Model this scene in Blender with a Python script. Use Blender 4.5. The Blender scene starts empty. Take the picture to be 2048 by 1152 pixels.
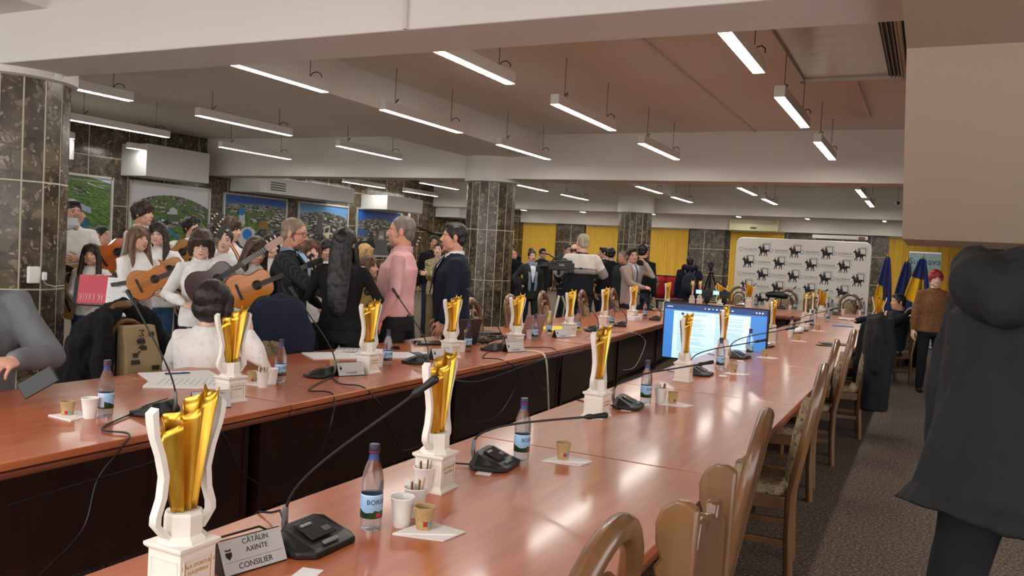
LAMP, AMB, EXPO, SCR = 15.0, 1.4, 1.6, .3
import bpy, bmesh, math, random
from mathutils import Vector, Matrix, Euler, noise
random.seed(7)
PI = math.pi
V = Vector
scn = bpy.context.scene
COL = scn.collection
# ---------------------------------------------------------------- camera
FPX, CAMH = 1666.4, 1.62
RGT = V((0.89248287, 0.44767186, 0.05535549)); DWN = V((0.0692538, -0.01472342, -0.99749042)); FWD = V((-0.44573337, 0.89407669, -0.04414337))
def ray(x, y): return RGT*(x-1024) + DWN*(y-576) + FWD*FPX
def onz(x, y, z):
    d = ray(x, y); return V((0, 0, CAMH)) + d*((z-CAMH)/d.z)
def ony(x, y, Y):
    d = ray(x, y); return V((0, 0, CAMH)) + d*(Y/d.y)
def onx(x, y, X):
    d = ray(x, y); return V((0, 0, CAMH)) + d*(X/d.x)
def atZ(x, y, Z): return V((0, 0, CAMH)) + ray(x, y)*(Z/FPX)
cam = bpy.data.cameras.new('camera'); co = bpy.data.objects.new('camera', cam); COL.objects.link(co)
mw = Matrix.Identity(4)
for i in range(3):
    mw[i][0] = RGT[i]; mw[i][1] = -DWN[i]; mw[i][2] = -FWD[i]
mw[2][3] = CAMH
co.matrix_world = mw
cam.sensor_width = 36; cam.lens = FPX/2048*36; cam.clip_start = .02; cam.clip_end = 200
scn.camera = co
scn.view_settings.view_transform = 'Standard'; scn.view_settings.look = 'None'; scn.view_settings.gamma = 1
scn.view_settings.use_curve_mapping = False
scn.view_settings.exposure = EXPO
scn.cycles.use_denoising = True
scn.cycles.max_bounces = 7; scn.cycles.transparent_max_bounces = 12
scn.cycles.diffuse_bounces = 4; scn.cycles.glossy_bounces = 3; scn.cycles.transmission_bounces = 5
scn.cycles.caustics_reflective = False; scn.cycles.caustics_refractive = False
scn.cycles.sample_clamp_indirect = 4
# ---------------------------------------------------------------- materials
def C(r, g=None, b=None):
    if isinstance(r, (tuple, list)): r, g, b = r
    f = lambda c: (c/255/12.92) if c/255 <= .04045 else ((c/255+.055)/1.055)**2.4
    return (f(r), f(g), f(b), 1)
MATS = {}
class NT:
    def __init__(s, name):
        s.m = bpy.data.materials.new(name); s.m.use_nodes = True
        s.t = s.m.node_tree; s.n = s.t.nodes; s.l = s.t.links
        s.b = s.n['Principled BSDF']; s.out = s.n['Material Output']
    def add(s, typ, **kw):
        n = s.n.new(typ)
        for k, v in kw.items():
            if k.startswith('_'): setattr(n, k[1:], v)
            else: s.set(n, k, v)
        return n
    def set(s, n, k, v):
        k = int(k[1:]) if k[0] == 'i' and k[1:].isdigit() else k.replace('__', ' ')
        if hasattr(v, 'is_output') or isinstance(v, bpy.types.NodeSocket): s.l.new(v, n.inputs[k])
        else: n.inputs[k].default_value = v
    def math(s, op, a, b=0, c=0):
        n = s.add('ShaderNodeMath', _operation=op, i0=a, i1=b); 
        if c: s.set(n, 'i2', c)
        return n.outputs[0]
    def mix(s, f, a, b):
        n = s.add('ShaderNodeMix', _data_type='RGBA'); s.set(n, 'i0', f); s.set(n, 'i6', a); s.set(n, 'i7', b); return n.outputs[2]
    def co(s, scale=(1, 1, 1), kind='Object'):
        t = s.add('ShaderNodeTexCoord'); m = s.add('ShaderNodeMapping', Scale=scale, Vector=t.outputs[kind]); return m.outputs[0]
    def noise(s, vec, scale, detail=3, rough=.5):
        return s.add('ShaderNodeTexNoise', Vector=vec, Scale=scale, Detail=detail, Roughness=rough).outputs[0]
    def ramp(s, f, pts):
        n = s.add('ShaderNodeValToRGB', i0=f); e = n.color_ramp.elements
        while len(e) < len(pts): e.new(.5)
        for el, (p, c) in zip(e, pts): el.position = p; el.color = c
        return n.outputs[0]
    def bump(s, h, strength, dist=.01):
        n = s.add('ShaderNodeBump', Height=h, Strength=strength, Distance=dist); s.l.new(n.outputs[0], s.b.inputs['Normal'])
def M(name, col=None, rough=.5, metal=0, coat=0, var=0, vscale=20, bump=0, bscale=60, stretch=(1, 1, 1), emit=0, trans=0, ior=1.45, alpha=1, sheen=0):
    if name in MATS: return MATS[name]
    T = NT(name); b = T.b
    c = C(col); b.inputs['Base Color'].default_value = c
    b.inputs['Roughness'].default_value = rough; b.inputs['Metallic'].default_value = metal
    b.inputs['Coat Weight'].default_value = coat; b.inputs['Coat Roughness'].default_value = .12
    b.inputs['Transmission Weight'].default_value = trans; b.inputs['IOR'].default_value = ior
    if sheen: b.inputs['Sheen Weight'].default_value = sheen
    if emit: b.inputs['Emission Color'].default_value = c; b.inputs['Emission Strength'].default_value = emit
    if var or bump:
        v = T.co(stretch)
        if var:
            f = T.noise(v, vscale, 4)
            d = tuple(x*(1-var) for x in c[:3])+(1,); u = tuple(min(1, x*(1+var)) for x in c[:3])+(1,)
            T.set(b, 'Base Color', T.ramp(f, [(.3, d), (.7, u)]))
        if bump: T.bump(T.noise(v, bscale, 3), bump)
    MATS[name] = T.m
    return T.m
# ---------------------------------------------------------------- mesh builder
def frame(d, hint=V((0, 0, 1))):
    d = d.normalized()
    if abs(d.dot(hint)) > .97: hint = V((1, 0, 0)) if abs(d.x) < .9 else V((0, 1, 0))
    a = hint.cross(d).normalized(); return a, d.cross(a)
class MB:
    def __init__(s): s.v = []; s.f = []; s.mi = []; s.cur = 0; s.X = Matrix.Identity(4)
    def add(s, vs, fs):
        b = len(s.v); X = s.X
        s.v += [X @ V(p) for p in vs]; s.f += [tuple(b+i for i in f) for f in fs]; s.mi += [s.cur]*len(fs); return s
    def box(s, c, d, rz=0, R=None, taper=1):
        R = R or Matrix.Rotation(rz, 3, 'Z'); c = V(c); x, y, z = (i/2 for i in d); vs = []
        for k in (-1, 1):
            t = taper if k > 0 else 1
            for a, b in ((-1, -1), (1, -1), (1, 1), (-1, 1)): vs.append(c + R @ V((a*x*t, b*y*t, k*z)))
        return s.add(vs, [(3, 2, 1, 0), (4, 5, 6, 7), (0, 1, 5, 4), (1, 2, 6, 5), (2, 3, 7, 6), (3, 0, 4, 7)])
    def rings(s, R, cap=True, close=False):
        n = len(R[0]); vs = [p for r in R for p in r]; fs = []
        m = len(R)
        for i in range(m if close else m-1):
            for j in range(n):
                a, b = i*n+j, i*n+(j+1) % n; k = ((i+1) % m)*n
                fs.append((a, b, k+(j+1) % n, k+j))
        if cap and not close: fs += [tuple(range(n-1, -1, -1)), tuple((m-1)*n+j for j in range(n))]
        return s.add(vs, fs)
    def ell(s, c, r, R=None, nu=14, nv=9):
        c = V(c); r = (r, r, r) if isinstance(r, (int, float)) else r; R = R or Matrix.Identity(3); vs = []
        for i in range(1, nv):
            t = PI*i/nv
            for j in range(nu):
                p = 2*PI*j/nu; vs.append(c + R @ V((r[0]*math.sin(t)*math.cos(p), r[1]*math.sin(t)*math.sin(p), -r[2]*math.cos(t))))
        vs += [c + R @ V((0, 0, -r[2])), c + R @ V((0, 0, r[2]))]; fs = []
        for i in range(nv-2):
            for j in range(nu): a, b = i*nu+j, i*nu+(j+1) % nu; fs.append((a, b, b+nu, a+nu))
        L = len(vs)
        for j in range(nu):
            k = (j+1) % nu; fs.append((k, j, L-2)); fs.append(((nv-2)*nu+j, (nv-2)*nu+k, L-1))
        return s.add(vs, fs)
    def tube(s, pts, r, n=8, flat=1, hint=V((0, 0, 1)), close=False, round=False):
        pts = [V(p) for p in pts]; m = len(pts); R = []; a = None
        rr = list(r) if isinstance(r, (list, tuple)) else [r]*m
        if round:
            d0 = (pts[0]-pts[1]).normalized(); d1 = (pts[-1]-pts[-2]).normalized(); q0, q1 = rr[0], rr[-1]; A0, A1 = pts[0], pts[-1]
            pre = [(A0+d0*q0*math.sin(t), q0*math.cos(t)) for t in (1.45, 1.0, .5)]; post = [(A1+d1*q1*math.sin(t), q1*math.cos(t)) for t in (.5, 1.0, 1.45)]
            pts = [p for p, _ in pre]+pts+[p for p, _ in post]; rr = [q for _, q in pre]+rr+[q for _, q in post]; m = len(pts)
        for i, p in enumerate(pts):
            d = (pts[(i+1) % m]-pts[i-1]) if close else (pts[min(i+1, m-1)]-pts[max(i-1, 0)])
            if d.length < 1e-9: d = V((0, 0, 1))
            d.normalize()
            if a is None: a, b = frame(d, hint)
            else:
                a = a - d*a.dot(d); a.normalize(); b = d.cross(a)
            R.append([p + a*(rr[i]*math.cos(2*PI*j/n)) + b*(rr[i]*flat*math.sin(2*PI*j/n)) for j in range(n)])
        return s.rings(R, close=close)
    def cap(s, p, q, r0, r1, n=10): return s.tube([p, q], [r0, r1], n, round=True)
    def lathe(s, prof, n=20, c=(0, 0, 0), ph=0):
        return s.rings([[V(c)+V((r*math.cos(2*PI*j/n+ph), r*math.sin(2*PI*j/n+ph), z)) for j in range(n)] for r, z in prof])
    def prism(s, poly, a, b, ax='y'):
        f = {'y': lambda u, w, t: V((u, t, w)), 'z': lambda u, w, t: V((u, w, t)), 'x': lambda u, w, t: V((t, u, w))}[ax]
        n = len(poly); A = [f(u, w, a) for u, w in poly]; B = [f(u, w, b) for u, w in poly]
        return s.add(A+B, [tuple(range(n-1, -1, -1)), tuple(range(n, 2*n))]+[(i, (i+1) % n, n+(i+1) % n, n+i) for i in range(n)])
    def quad(s, *p): return s.add(p, [tuple(range(len(p)))])
    def grid(s, fn, nu, nv, thick=0):
        P = [[V(fn(i/nu, j/nv)) for i in range(nu+1)] for j in range(nv+1)]; w = nu+1
        vs = [p for r in P for p in r]; fs = [(j*w+i, j*w+i+1, (j+1)*w+i+1, (j+1)*w+i) for j in range(nv) for i in range(nu)]
        return s.add(vs, fs)
    def mesh(s, name):
        me = bpy.data.meshes.new(name); me.from_pydata([tuple(p) for p in s.v], [], s.f)
        if any(s.mi): me.polygons.foreach_set('material_index', s.mi)
        return me
    def build(s, name, mats, parent=None, loc=None, smooth=38, bevel=0, solid=0, rot=None, fix=True):
        me = s.mesh(name)
        if fix:
            bm = bmesh.new(); bm.from_mesh(me); bmesh.ops.recalc_face_normals(bm, faces=bm.faces); bm.to_mesh(me); bm.free()
        return put(me, name, mats, parent, loc, smooth, bevel, solid, rot)
def put(me, name, mats, parent=None, loc=None, smooth=38, bevel=0, solid=0, rot=None):
    for m in (mats if isinstance(mats, (list, tuple)) else [mats]): me.materials.append(m)
    if smooth:
        me.polygons.foreach_set('use_smooth', [True]*len(me.polygons))
        if smooth < 170: me.set_sharp_from_angle(angle=math.radians(smooth))
    o = bpy.data.objects.new(name, me); COL.objects.link(o)
    if parent: o.parent = parent
    if loc is not None: o.location = loc
    if rot is not None: o.rotation_euler = rot
    if solid: m = o.modifiers.new('solid', 'SOLIDIFY'); m.thickness = solid; m.offset = 0
    if bevel: m = o.modifiers.new('bevel', 'BEVEL'); m.width = bevel; m.segments = 2; m.limit_method = 'ANGLE'
    return o
def tag(o, label, cat, group=None):
    o['label'] = label; o['category'] = cat
    if group: o['group'] = group
    return o
def thing(name, label, cat, loc=(0, 0, 0), rz=0, group=None, scale=1):
    o = bpy.data.objects.new(name, None); COL.objects.link(o); o.location = loc; o.rotation_euler = (0, 0, rz); o.scale = (scale,)*3
    o.empty_display_size = .1
    return tag(o, label, cat, group)
def struct(mb, name, mats, **kw):
    o = mb.build(name, mats, **kw); o['kind'] = 'structure'; return o
def dup(root, loc, rz=None, label=None, group=None, scale=None):
    r = root.copy(); COL.objects.link(r); r.location = loc
    if rz is not None: r.rotation_euler = (0, 0, rz)
    if label: r['label'] = label
    if group: r['group'] = group
    if scale: r.scale = (scale,)*3
    for ch in list(root.children):
        c = ch.copy(); COL.objects.link(c); c.parent = r
        for g in list(ch.children):
            d = g.copy(); COL.objects.link(d); d.parent = c
    return r
ORD = ['first', 'second', 'third', 'fourth', 'fifth', 'sixth', 'seventh', 'eighth', 'ninth', 'tenth', 'eleventh', 'twelfth', 'thirteenth', 'fourteenth']
# remeshing of organic shapes, all evaluated together in a scratch scene
TMP = bpy.data.scenes.new('scratch'); JOBS = []
def organic(mbs, name, mats, parent, voxel=None, it=4, amp=0, asc=8, loc=None, seed=0):
    """mbs: list of (MB, voxel) remeshed one by one and joined into the one mesh of object `name`"""
    o = put(bpy.data.meshes.new(name), name, mats, parent, loc, 0); ts = []
    for mb, vx in (mbs if isinstance(mbs, list) else [(mbs, voxel)]):
        t = bpy.data.objects.new('t', mb.mesh('t')); TMP.collection.objects.link(t); ts.append(t)
        m = t.modifiers.new('r', 'REMESH'); m.mode = 'VOXEL'; m.voxel_size = vx
        m = t.modifiers.new('s', 'SMOOTH'); m.iterations = it; m.factor = .5
    JOBS.append((o, ts, amp, asc, seed)); return o
def run_jobs():
    for o, ts, amp, asc, seed in JOBS:
        bm = bmesh.new()
        for t in ts:
            q = bpy.data.scenes.new('q'); TMP.collection.objects.unlink(t); q.collection.objects.link(t); vl = q.view_layers[0]; vl.update()
            ev = t.evaluated_get(vl.depsgraph); bm.from_mesh(ev.to_mesh()); ev.to_mesh_clear(); bpy.data.scenes.remove(q)
        me = o.data; bm.to_mesh(me); bm.free()
        if amp:
            off = V((seed*3.1, seed*1.7, 0)); n = len(me.vertices); co_ = [0.0]*(3*n); no_ = [0.0]*(3*n)
            me.vertices.foreach_get('co', co_); me.vertices.foreach_get('normal', no_)
            for i in range(0, 3*n, 3):
                q = V((co_[i]*asc+off.x, co_[i+1]*asc+off.y, co_[i+2]*asc*.55)); d = amp*(noise.noise(q)+.5*noise.noise(q*2.3))
                co_[i] += no_[i]*d; co_[i+1] += no_[i+1]*d; co_[i+2] += no_[i+2]*d
            me.vertices.foreach_set('co', co_)
        me.polygons.foreach_set('material_index', [0]*len(me.polygons))
        me.polygons.foreach_set('use_smooth', [True]*len(me.polygons)); me.update()
    for _, ts, *_r in JOBS:
        for t in ts: bpy.data.objects.remove(t)
def text_mesh(txt, size, depth=.001, align='CENTER'):
    cu = bpy.data.curves.new('t', 'FONT'); cu.body = txt; cu.size = size; cu.extrude = depth; cu.align_x = align; cu.align_y = 'CENTER'; cu.resolution_u = 3
    o = bpy.data.objects.new('t', cu); q = bpy.data.scenes.new('q'); q.collection.objects.link(o)
    vl = q.view_layers[0]; vl.update(); me = bpy.data.meshes.new_from_object(o.evaluated_get(vl.depsgraph))
    bpy.data.scenes.remove(q); bpy.data.objects.remove(o); bpy.data.curves.remove(cu); me.materials.clear(); return me
# ---------------------------------------------------------------- surface materials
def granite(name, tiles=None):
    T = NT(name); v = T.co(); n1 = T.noise(v, 5, 5, .65)
    base = T.ramp(n1, [(.25, C(38, 32, 26)), (.5, C(72, 61, 48)), (.75, C(104, 90, 72))])
    w = T.add('ShaderNodeVectorMath', _operation='ADD'); T.l.new(v, w.inputs[0]); ns = T.add('ShaderNodeTexNoise', Vector=v, Scale=6, Detail=2); sc_ = T.add('ShaderNodeVectorMath', _operation='SCALE'); T.l.new(ns.outputs['Color'], sc_.inputs[0]); sc_.inputs['Scale'].default_value = .16; T.l.new(sc_.outputs[0], w.inputs[1])
    c = base
    for S, lo, th, cols in ((5.5, .66, .05, ((62, 52, 40), (100, 86, 66), (128, 114, 90))), (13, .74, .07, ((84, 70, 54), (122, 106, 84), (150, 136, 112))), (30, .86, .1, ((120, 106, 86), (160, 148, 128), (196, 186, 166)))):
        d = T.add('ShaderNodeTexVoronoi', Vector=w.outputs[0], Scale=S, _feature='DISTANCE_TO_EDGE'); f1 = T.add('ShaderNodeTexVoronoi', Vector=w.outputs[0], Scale=S)
        r = T.add('ShaderNodeSeparateColor', i0=f1.outputs['Color'])
        k = T.math('MULTIPLY', T.math('GREATER_THAN', r.outputs[0], lo), T.math('GREATER_THAN', d.outputs[0], th))
        c = T.mix(T.math('MULTIPLY', k, .6), c, T.ramp(r.outputs[1], [(0, C(cols[0])), (.6, C(cols[1])), (1, C(cols[2]))]))
    if tiles:   # thin pale joints of the wall slabs
        sx = T.add('ShaderNodeSeparateXYZ', Vector=v); w, h, ax = tiles
        def line(o, step, half): return T.math('LESS_THAN', T.math('PINGPONG', o, step/2), half)
        g = T.math('MAXIMUM', line(sx.outputs[ax], w, .011), line(T.math('ADD', sx.outputs[2], .93), h, .011))
        c = T.mix(g, c, C(196, 184, 160))
    T.set(T.b, 'Base Color', c); T.b.inputs['Roughness'].default_value = .22; MATS[name] = T.m; return T.m
col_stone = granite('column granite'); wall_stone_x = granite('wall granite x', (.98, 1.02, 1)); wall_stone_y = granite('wall granite y', (.98, 1.02, 0))
joint = M('pale joint', (206, 196, 174), .7)
plaster = M('ceiling paint', (226, 221, 214), .75, var=.03, vscale=.6)
white_paint = M('white paint', (236, 234, 230), .5)
def carpet_mat():
    T = NT('carpet'); v = T.co()
    n = T.noise(v, 55, 4, .85); m = T.noise(v, 3, 3)
    c = T.ramp(n, [(.36, C(34, 26, 22)), (.5, C(96, 82, 71)), (.64, C(172, 156, 140))])
    c = T.mix(T.math('MULTIPLY', m, .3), c, C(72, 58, 50)); T.set(T.b, 'Base Color', c); T.b.inputs['Roughness'].default_value = .95
    T.bump(n, .5, .01); return T.m
def wood_mat(name, a, b, rough, coat, ax=1, scale=1):
    T = NT(name); st = [9, 9, 9]; st[ax] = .9; v = T.co([x*scale for x in st])
    n = T.noise(v, 1.6, 6, .62); k = T.noise(T.co((1.1, .8, 1)), 1.8, 3)
    c = T.ramp(n, [(.28, C(a)), (.72, C(b))]); c = T.mix(T.math('MULTIPLY', k, .4), c, C(tuple(x*.86 for x in a)))
    T.set(T.b, 'Base Color', c); T.b.inputs['Roughness'].default_value = rough; T.b.inputs['Coat Weight'].default_value = coat; T.b.inputs['Coat Roughness'].default_value = .1
    MATS[name] = T.m; return T.m
top_wood = wood_mat('table top cherry', (168, 84, 46), (206, 124, 78), .3, .25)
edge_wood = wood_mat('table edge cherry', (112, 56, 36), (142, 78, 54), .3, .3)
dark_wood = wood_mat('table panel mahogany', (42, 18, 14), (66, 29, 22), .35, .15, 2)
oak = wood_mat('chair oak', (92, 60, 34), (134, 92, 54), .32, .5, 2)
oak2 = wood_mat('chair oak light', (106, 72, 42), (142, 100, 58), .4, .3, 2)
# ---------------------------------------------------------------- room
struct(MB().box((-5, 14, -.05), (23, 39, .1)), 'floor', carpet_mat(), smooth=0)
CZ = 3.95
struct(MB().box((-5, 14, CZ+.05), (23, 39, .1)), 'ceiling', plaster, smooth=0)
struct(MB().box((-16.15, 14, 1.975), (.3, 39, 3.95)), 'wall_left', wall_stone_x, smooth=0)
struct(MB().box((-5, 33.15, 1.45), (22.6, .3, 2.9)), 'wall_far', wall_stone_y, smooth=0)
struct(MB().box((-5, 33.0, 3.425), (22, .9, 1.05)), 'trim_1', plaster, smooth=0)
for i, y in enumerate((5.0, 15.25, 25.7)):
    struct(MB().box((-5, y, 3.505), (22, .6, .89)), 'trim_%d' % (i+2), plaster, smooth=0, bevel=.012)
ys = [(-5, 4.7), (5.3, 14.95), (15.55, 25.4), (26, 32.55)]
for i, (a, b) in enumerate(ys): struct(MB().box((-7.8, (a+b)/2, 3.725), (1.6, b-a, .45)), 'trim_%d' % (i+6), plaster, smooth=0)
# boxed stair soffit on the right
so = MB(); so.prism([(-5, 3.0), (5.7, 3.0), (7.6, 1.9), (9.4, 1.9), (9.4, 3.94), (-5, 3.94)], -.22, 6, 'x')
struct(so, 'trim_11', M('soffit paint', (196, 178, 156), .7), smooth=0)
struct(MB().box((1.9, 30.6, 1.45), (.6, 4, 2.9)), 'trim_12', M('dark stone pier', (44, 38, 32), .3, var=.3, vscale=8), smooth=0)
struct(MB().box((6.15, 21.3, 1.975), (.3, 23.7, 3.95)), 'wall_right', wall_stone_x, smooth=0)
# thin surface wiring duct on the front beam and on the ceiling
duct = M('cable duct plastic', (214, 206, 198), .5)
tag(MB().box((-3.24, 4.685, 3.5), (.03, .03, .88)).build('cable_duct', duct, smooth=0), 'white vertical cable duct on the front face of the nearest beam', 'cable duct')
tag(MB().box((-2.9, 10.2, 3.94), (.05, 9.6, .02)).build('cable_duct', duct, smooth=0), 'cable duct along the ceiling over the second column of lamps from the right', 'cable duct')
tag(MB().box((-.98, 9.6, 3.93), (.07, 8.0, .04)).build('cable_duct', duct, smooth=0), 'cable duct along the ceiling beside the rightmost column of lamps', 'cable duct')
# columns: sixteen stone slabs with pale joints
def column(x, y, label, n=16, r=.5):
    t = thing('stone_column', label, 'column', (x, y, 0), group='granite columns'); t['kind'] = 'structure'
    mb = MB(); mb.lathe([(r-.002, 0), (r-.002, 3.0)], 16)
    mb.build('joint_core', joint, t, smooth=0)
    mb = MB(); w = 2*(r)*math.sin(PI/n)-.018
    for k in range(n):
        a = 2*PI*(k+.5)/n; R = Matrix.Rotation(a, 3, 'Z')
        z = .06
        for top in (.605+.4, .605+1.42, 3.0):
            mb.box(R @ V((r*math.cos(PI/n)-.02, 0, 0)) + V((0, 0, (z+top)/2)), (.05, w, top-z-.016), R=R); z = top
    mb.build('stone_slabs', col_stone, t, smooth=0, bevel=.004)
    MB().lathe([(r+.03, 0), (r+.03, .05), (r+.005, .06)], 32).build('base_ring', joint, t)
    MB().lathe([(r-.02, 2.98), (r+.06, 3.0), (r+.06, 3.5)], 32).build('capital', plaster, t)
    return t
column(-8.07, 5.1, 'nearest brown granite column, at the left edge of the photo')
column(-8.2, 15.25, 'middle brown granite column, behind the man in the navy suit')
column(-8.2, 24.7, 'far brown granite column, behind the man in the beige blazer')
# small devices on the nearest column
t = thing('wall_socket', 'white socket box on the nearest granite column', 'socket', (0, 0, 0))
p = atZ(76, 551, 7.82); R = Matrix.Rotation(math.atan2(-p.y+5.1, -(-p.x-8.07)) , 3, 'Z')
d = V((p.x+8.07, p.y-5.1, 0)).normalized(); rz = math.atan2(d.y, d.x)
t.location = V((-8.07, 5.1, p.z)) + d*.5; t.rotation_euler = (0, 0, rz)
MB().box((.025, 0, 0), (.05, .11, .16)).build('housing', white_paint, t, bevel=.012)
MB().box((.055, .085, -.01), (.04, .04, .08)).build('plug', white_paint, t, bevel=.01)
MB().tube([(.03, .085, -.05), (.02, .12, -.09), (.015, .2, -.11), (.0, .3, -.1)], .006, 6).build('cord', joint, t)
p = atZ(132, 152, 7.9); d = V((p.x+8.07, p.y-5.1, 0)).normalized()
t = thing('security_camera', 'small white camera at the top of the nearest granite column', 'camera', V((-8.07, 5.1, p.z))+d*.54)
MB().ell((0, 0, 0), (.045, .06, .04)).build('camera_body', white_paint, t); MB().ell((.0, -.05, 0), (.025, .02, .025)).build('lens', M('black plastic', (18, 18, 19), .35), t)
MB().cap((-.06, .1, .05), (0, .02, .01), .015, .015).build('bracket', white_paint, t)
# ceiling opening with foil-wrapped duct and grille
foil = M('crumpled foil', (205, 196, 190), .28, metal=.85, bump=.7, bscale=7)
mb = MB(); 
mb.box((-.97, 9.1, 3.915), (1.06, 3.0, .06)); t = thing('foil_duct', 'foil wrapped air duct in the ceiling by the right soffit', 'air duct')
mb.build('foil_wrap', foil, t); b = MB()
for k in range(4): b.box((-.97+(-.56, .56, 0, 0)[k], 9.1+(0, 0, -1.53, 1.53)[k], 3.9), ((.06, .06, 1.18, 1.18)[k], (3.12, 3.12, .06, .06)[k], .1))
b.build('duct_rim', plaster, t, smooth=0)
t = thing('ceiling_vent', 'dark grey slatted vent grille beside the foil duct', 'vent')
MB().box((-.42, 9.1, 3.875), (.3, 2.8, .03)).build('vent_backing', M('vent dark', (40, 40, 42), .6), t, smooth=0)
for k in range(7): MB().box((-.54+k*.04, 9.1, 3.852), (.012, 2.8, .03)).build('slat', M('vent slat', (130, 128, 126), .5, metal=.4), t, smooth=0)
# ---------------------------------------------------------------- hanging strip lamps
lamp_white = M('lamp housing white', (226, 222, 216), .45)
diff = M('lamp diffuser', (255, 250, 240), .4, emit=LAMP)
wire = M('lamp cable', (52, 48, 46), .6)
def make_lamp():
    t = thing('strip_lamp', 'x', 'lamp'); L = 2.0
    MB().box((0, 0, .06), (.11, L, .12)).build('housing', lamp_white, t, smooth=0, bevel=.006)
    MB().box((0, 0, -.0015), (.1, L-.02, .003)).build('diffuser', diff, t, smooth=0)
    for s in (-1, 1):
        q = .72*s
        mb = MB().tube([(0, q, .12), (0, q, .6)], .004, 5)
        pts = [(.0, q, .12), (.02, q+.02, .17), (.05, q+.06, .19), (.075, q+.1, .17), (.07, q+.12, .14)] if s > 0 else [(0, q, .12), (.03, q+.03, .18), (.0, q+.08, .2), (-.03, q+.06, .17)]
        mb.tube(pts, .006, 5); mb.build('suspension_cable', wire, t)
    return t
lamp0 = make_lamp(); first = True
XS = [-1.5, -4.02, -6.45, -9.75, -12.65, -15.3]; XN = ['rightmost line', 'second line from the right', 'third line from the right', 'fourth line from the right', 'fifth line from the right', 'line nearest the left wall']
BAYS = [('front bay', (-2.6, .4)), ('near bay', (6.77, 9.9, 13.15)), ('middle bay', (17.2, 20.4, 23.5)), ('far bay', (27.1, 28.9, 30.6))]
for xi, x in enumerate(XS):
    for bn, yy in BAYS:
        for k, y in enumerate(yy):
            lab = 'hanging strip lamp, %s one of the %s, %s' % (ORD[k], XN[xi], bn)
            if first: lamp0.location = (x, y, 3.35); lamp0['label'] = lab; lamp0['group'] = 'hanging strip lamps'; first = False
            else: dup(lamp0, (x, y, 3.35), 0, lab, 'hanging strip lamps')
# ---------------------------------------------------------------- aerial photographs on the left wall
black = M('black plastic', (18, 18, 19), .35); blackm = M('black metal', (22, 22, 24), .4, metal=.6); silver = M('silver', (190, 190, 192), .3, metal=.9)
paper = M('paper', (238, 238, 238), .6); frame_m = M('picture frame aluminium', (206, 204, 200), .4, metal=.4)
def aerial(name, sky0, sky1, hor, k, green, warm, seed, scale=26):
    T = NT(name); t = T.add('ShaderNodeTexCoord'); s = T.add('ShaderNodeSeparateXYZ', Vector=t.outputs['Object']); u, v = s.outputs[1], s.outputs[2]
    h = T.math('SUBTRACT', hor, T.math('MULTIPLY', T.math('MULTIPLY', u, u), k))
    dpt = T.math('MAXIMUM', T.math('SUBTRACT', h, v), 0)          # 0 at the horizon
    sc = T.math('DIVIDE', 1, T.math('ADD', .3, dpt))
    c3 = T.add('ShaderNodeCombineXYZ', i0=T.math('MULTIPLY', u, sc), i1=T.math('MULTIPLY', T.math('LOGARITHM', T.math('ADD', dpt, .12), 2.7), 2.2), i2=seed)
    vo = T.add('ShaderNodeTexVoronoi', Vector=c3.outputs[0], Scale=scale/6, _distance='CHEBYCHEV'); sp = T.add('ShaderNodeSeparateColor', i0=vo.outputs['Color'])
    city = T.ramp(sp.outputs[0], [(0, C(74, 80, 90)), (.3, C(126, 126, 126)), (.5, C(176, 172, 164)), (.68, C(232, 230, 226)), (.85, C(warm)), (1, C(96, 104, 110))])
    edge = T.math('GREATER_THAN', vo.outputs['Distance'], .42); city = T.mix(edge, city, C(52, 62, 48))
    n = T.noise(c3.outputs[0], 7, 5, .7); tr = T.ramp(n, [(.3, C(22, 44, 20)), (.45, C(60, 100, 38)), (.6, C(118, 150, 56)), (.75, C(160, 130, 58))])
    g = T.math('GREATER_THAN', T.noise(c3.outputs[0], 1.1, 3), 1-green)
    land = T.mix(g, city, tr)
    big = T.noise(c3.outputs[0], .9, 1); land = T.mix(T.math('MULTIPLY', big, .35), land, C(40, 54, 70))
    sky = T.mix(T.math('MULTIPLY', T.math('ADD', v, .2), 1.2), C(sky0), C(sky1))
    c = T.mix(T.math('GREATER_THAN', v, h), land, sky)
    T.set(T.b, 'Base Color', c); T.b.inputs['Roughness'].default_value = .35
    T.b.inputs['Coat Weight'].default_value = .15; return T.m
PW = -15.99
def picture(y0, y1, z0, z1, label, mat, extra=()):
    t = thing('aerial_photograph', label, 'picture', (PW, (y0+y1)/2, (z0+z1)/2), group='framed aerial photographs')
    w, h = (y1-y0), (z1-z0); f = MB()
    for a in (-1, 1): f.box((.03, a*w/2, 0), (.06, .05, h+.05)); f.box((.03, 0, a*h/2), (.06, w, .05))
    f.build('picture_frame', frame_m, t, smooth=0)
    MB().box((.015, 0, 0), (.03, w-.04, h-.04)).build('photo_print', mat, t, smooth=0)
    for k, (nm, col, poly) in enumerate(extra):
        MB().prism([(a*w, b*h) for a, b in poly], .03, .032+.0015*k, 'x').build(nm, M('print '+nm+str(col), col, .5), t, smooth=0)
    return t
def circ(cx, cy, rx, ry, n=20, a0=0, a1=2*PI): return [(cx+rx*math.cos(a0+(a1-a0)*i/n), cy+ry*math.sin(a0+(a1-a0)*i/n)) for i in range(n)]
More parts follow.
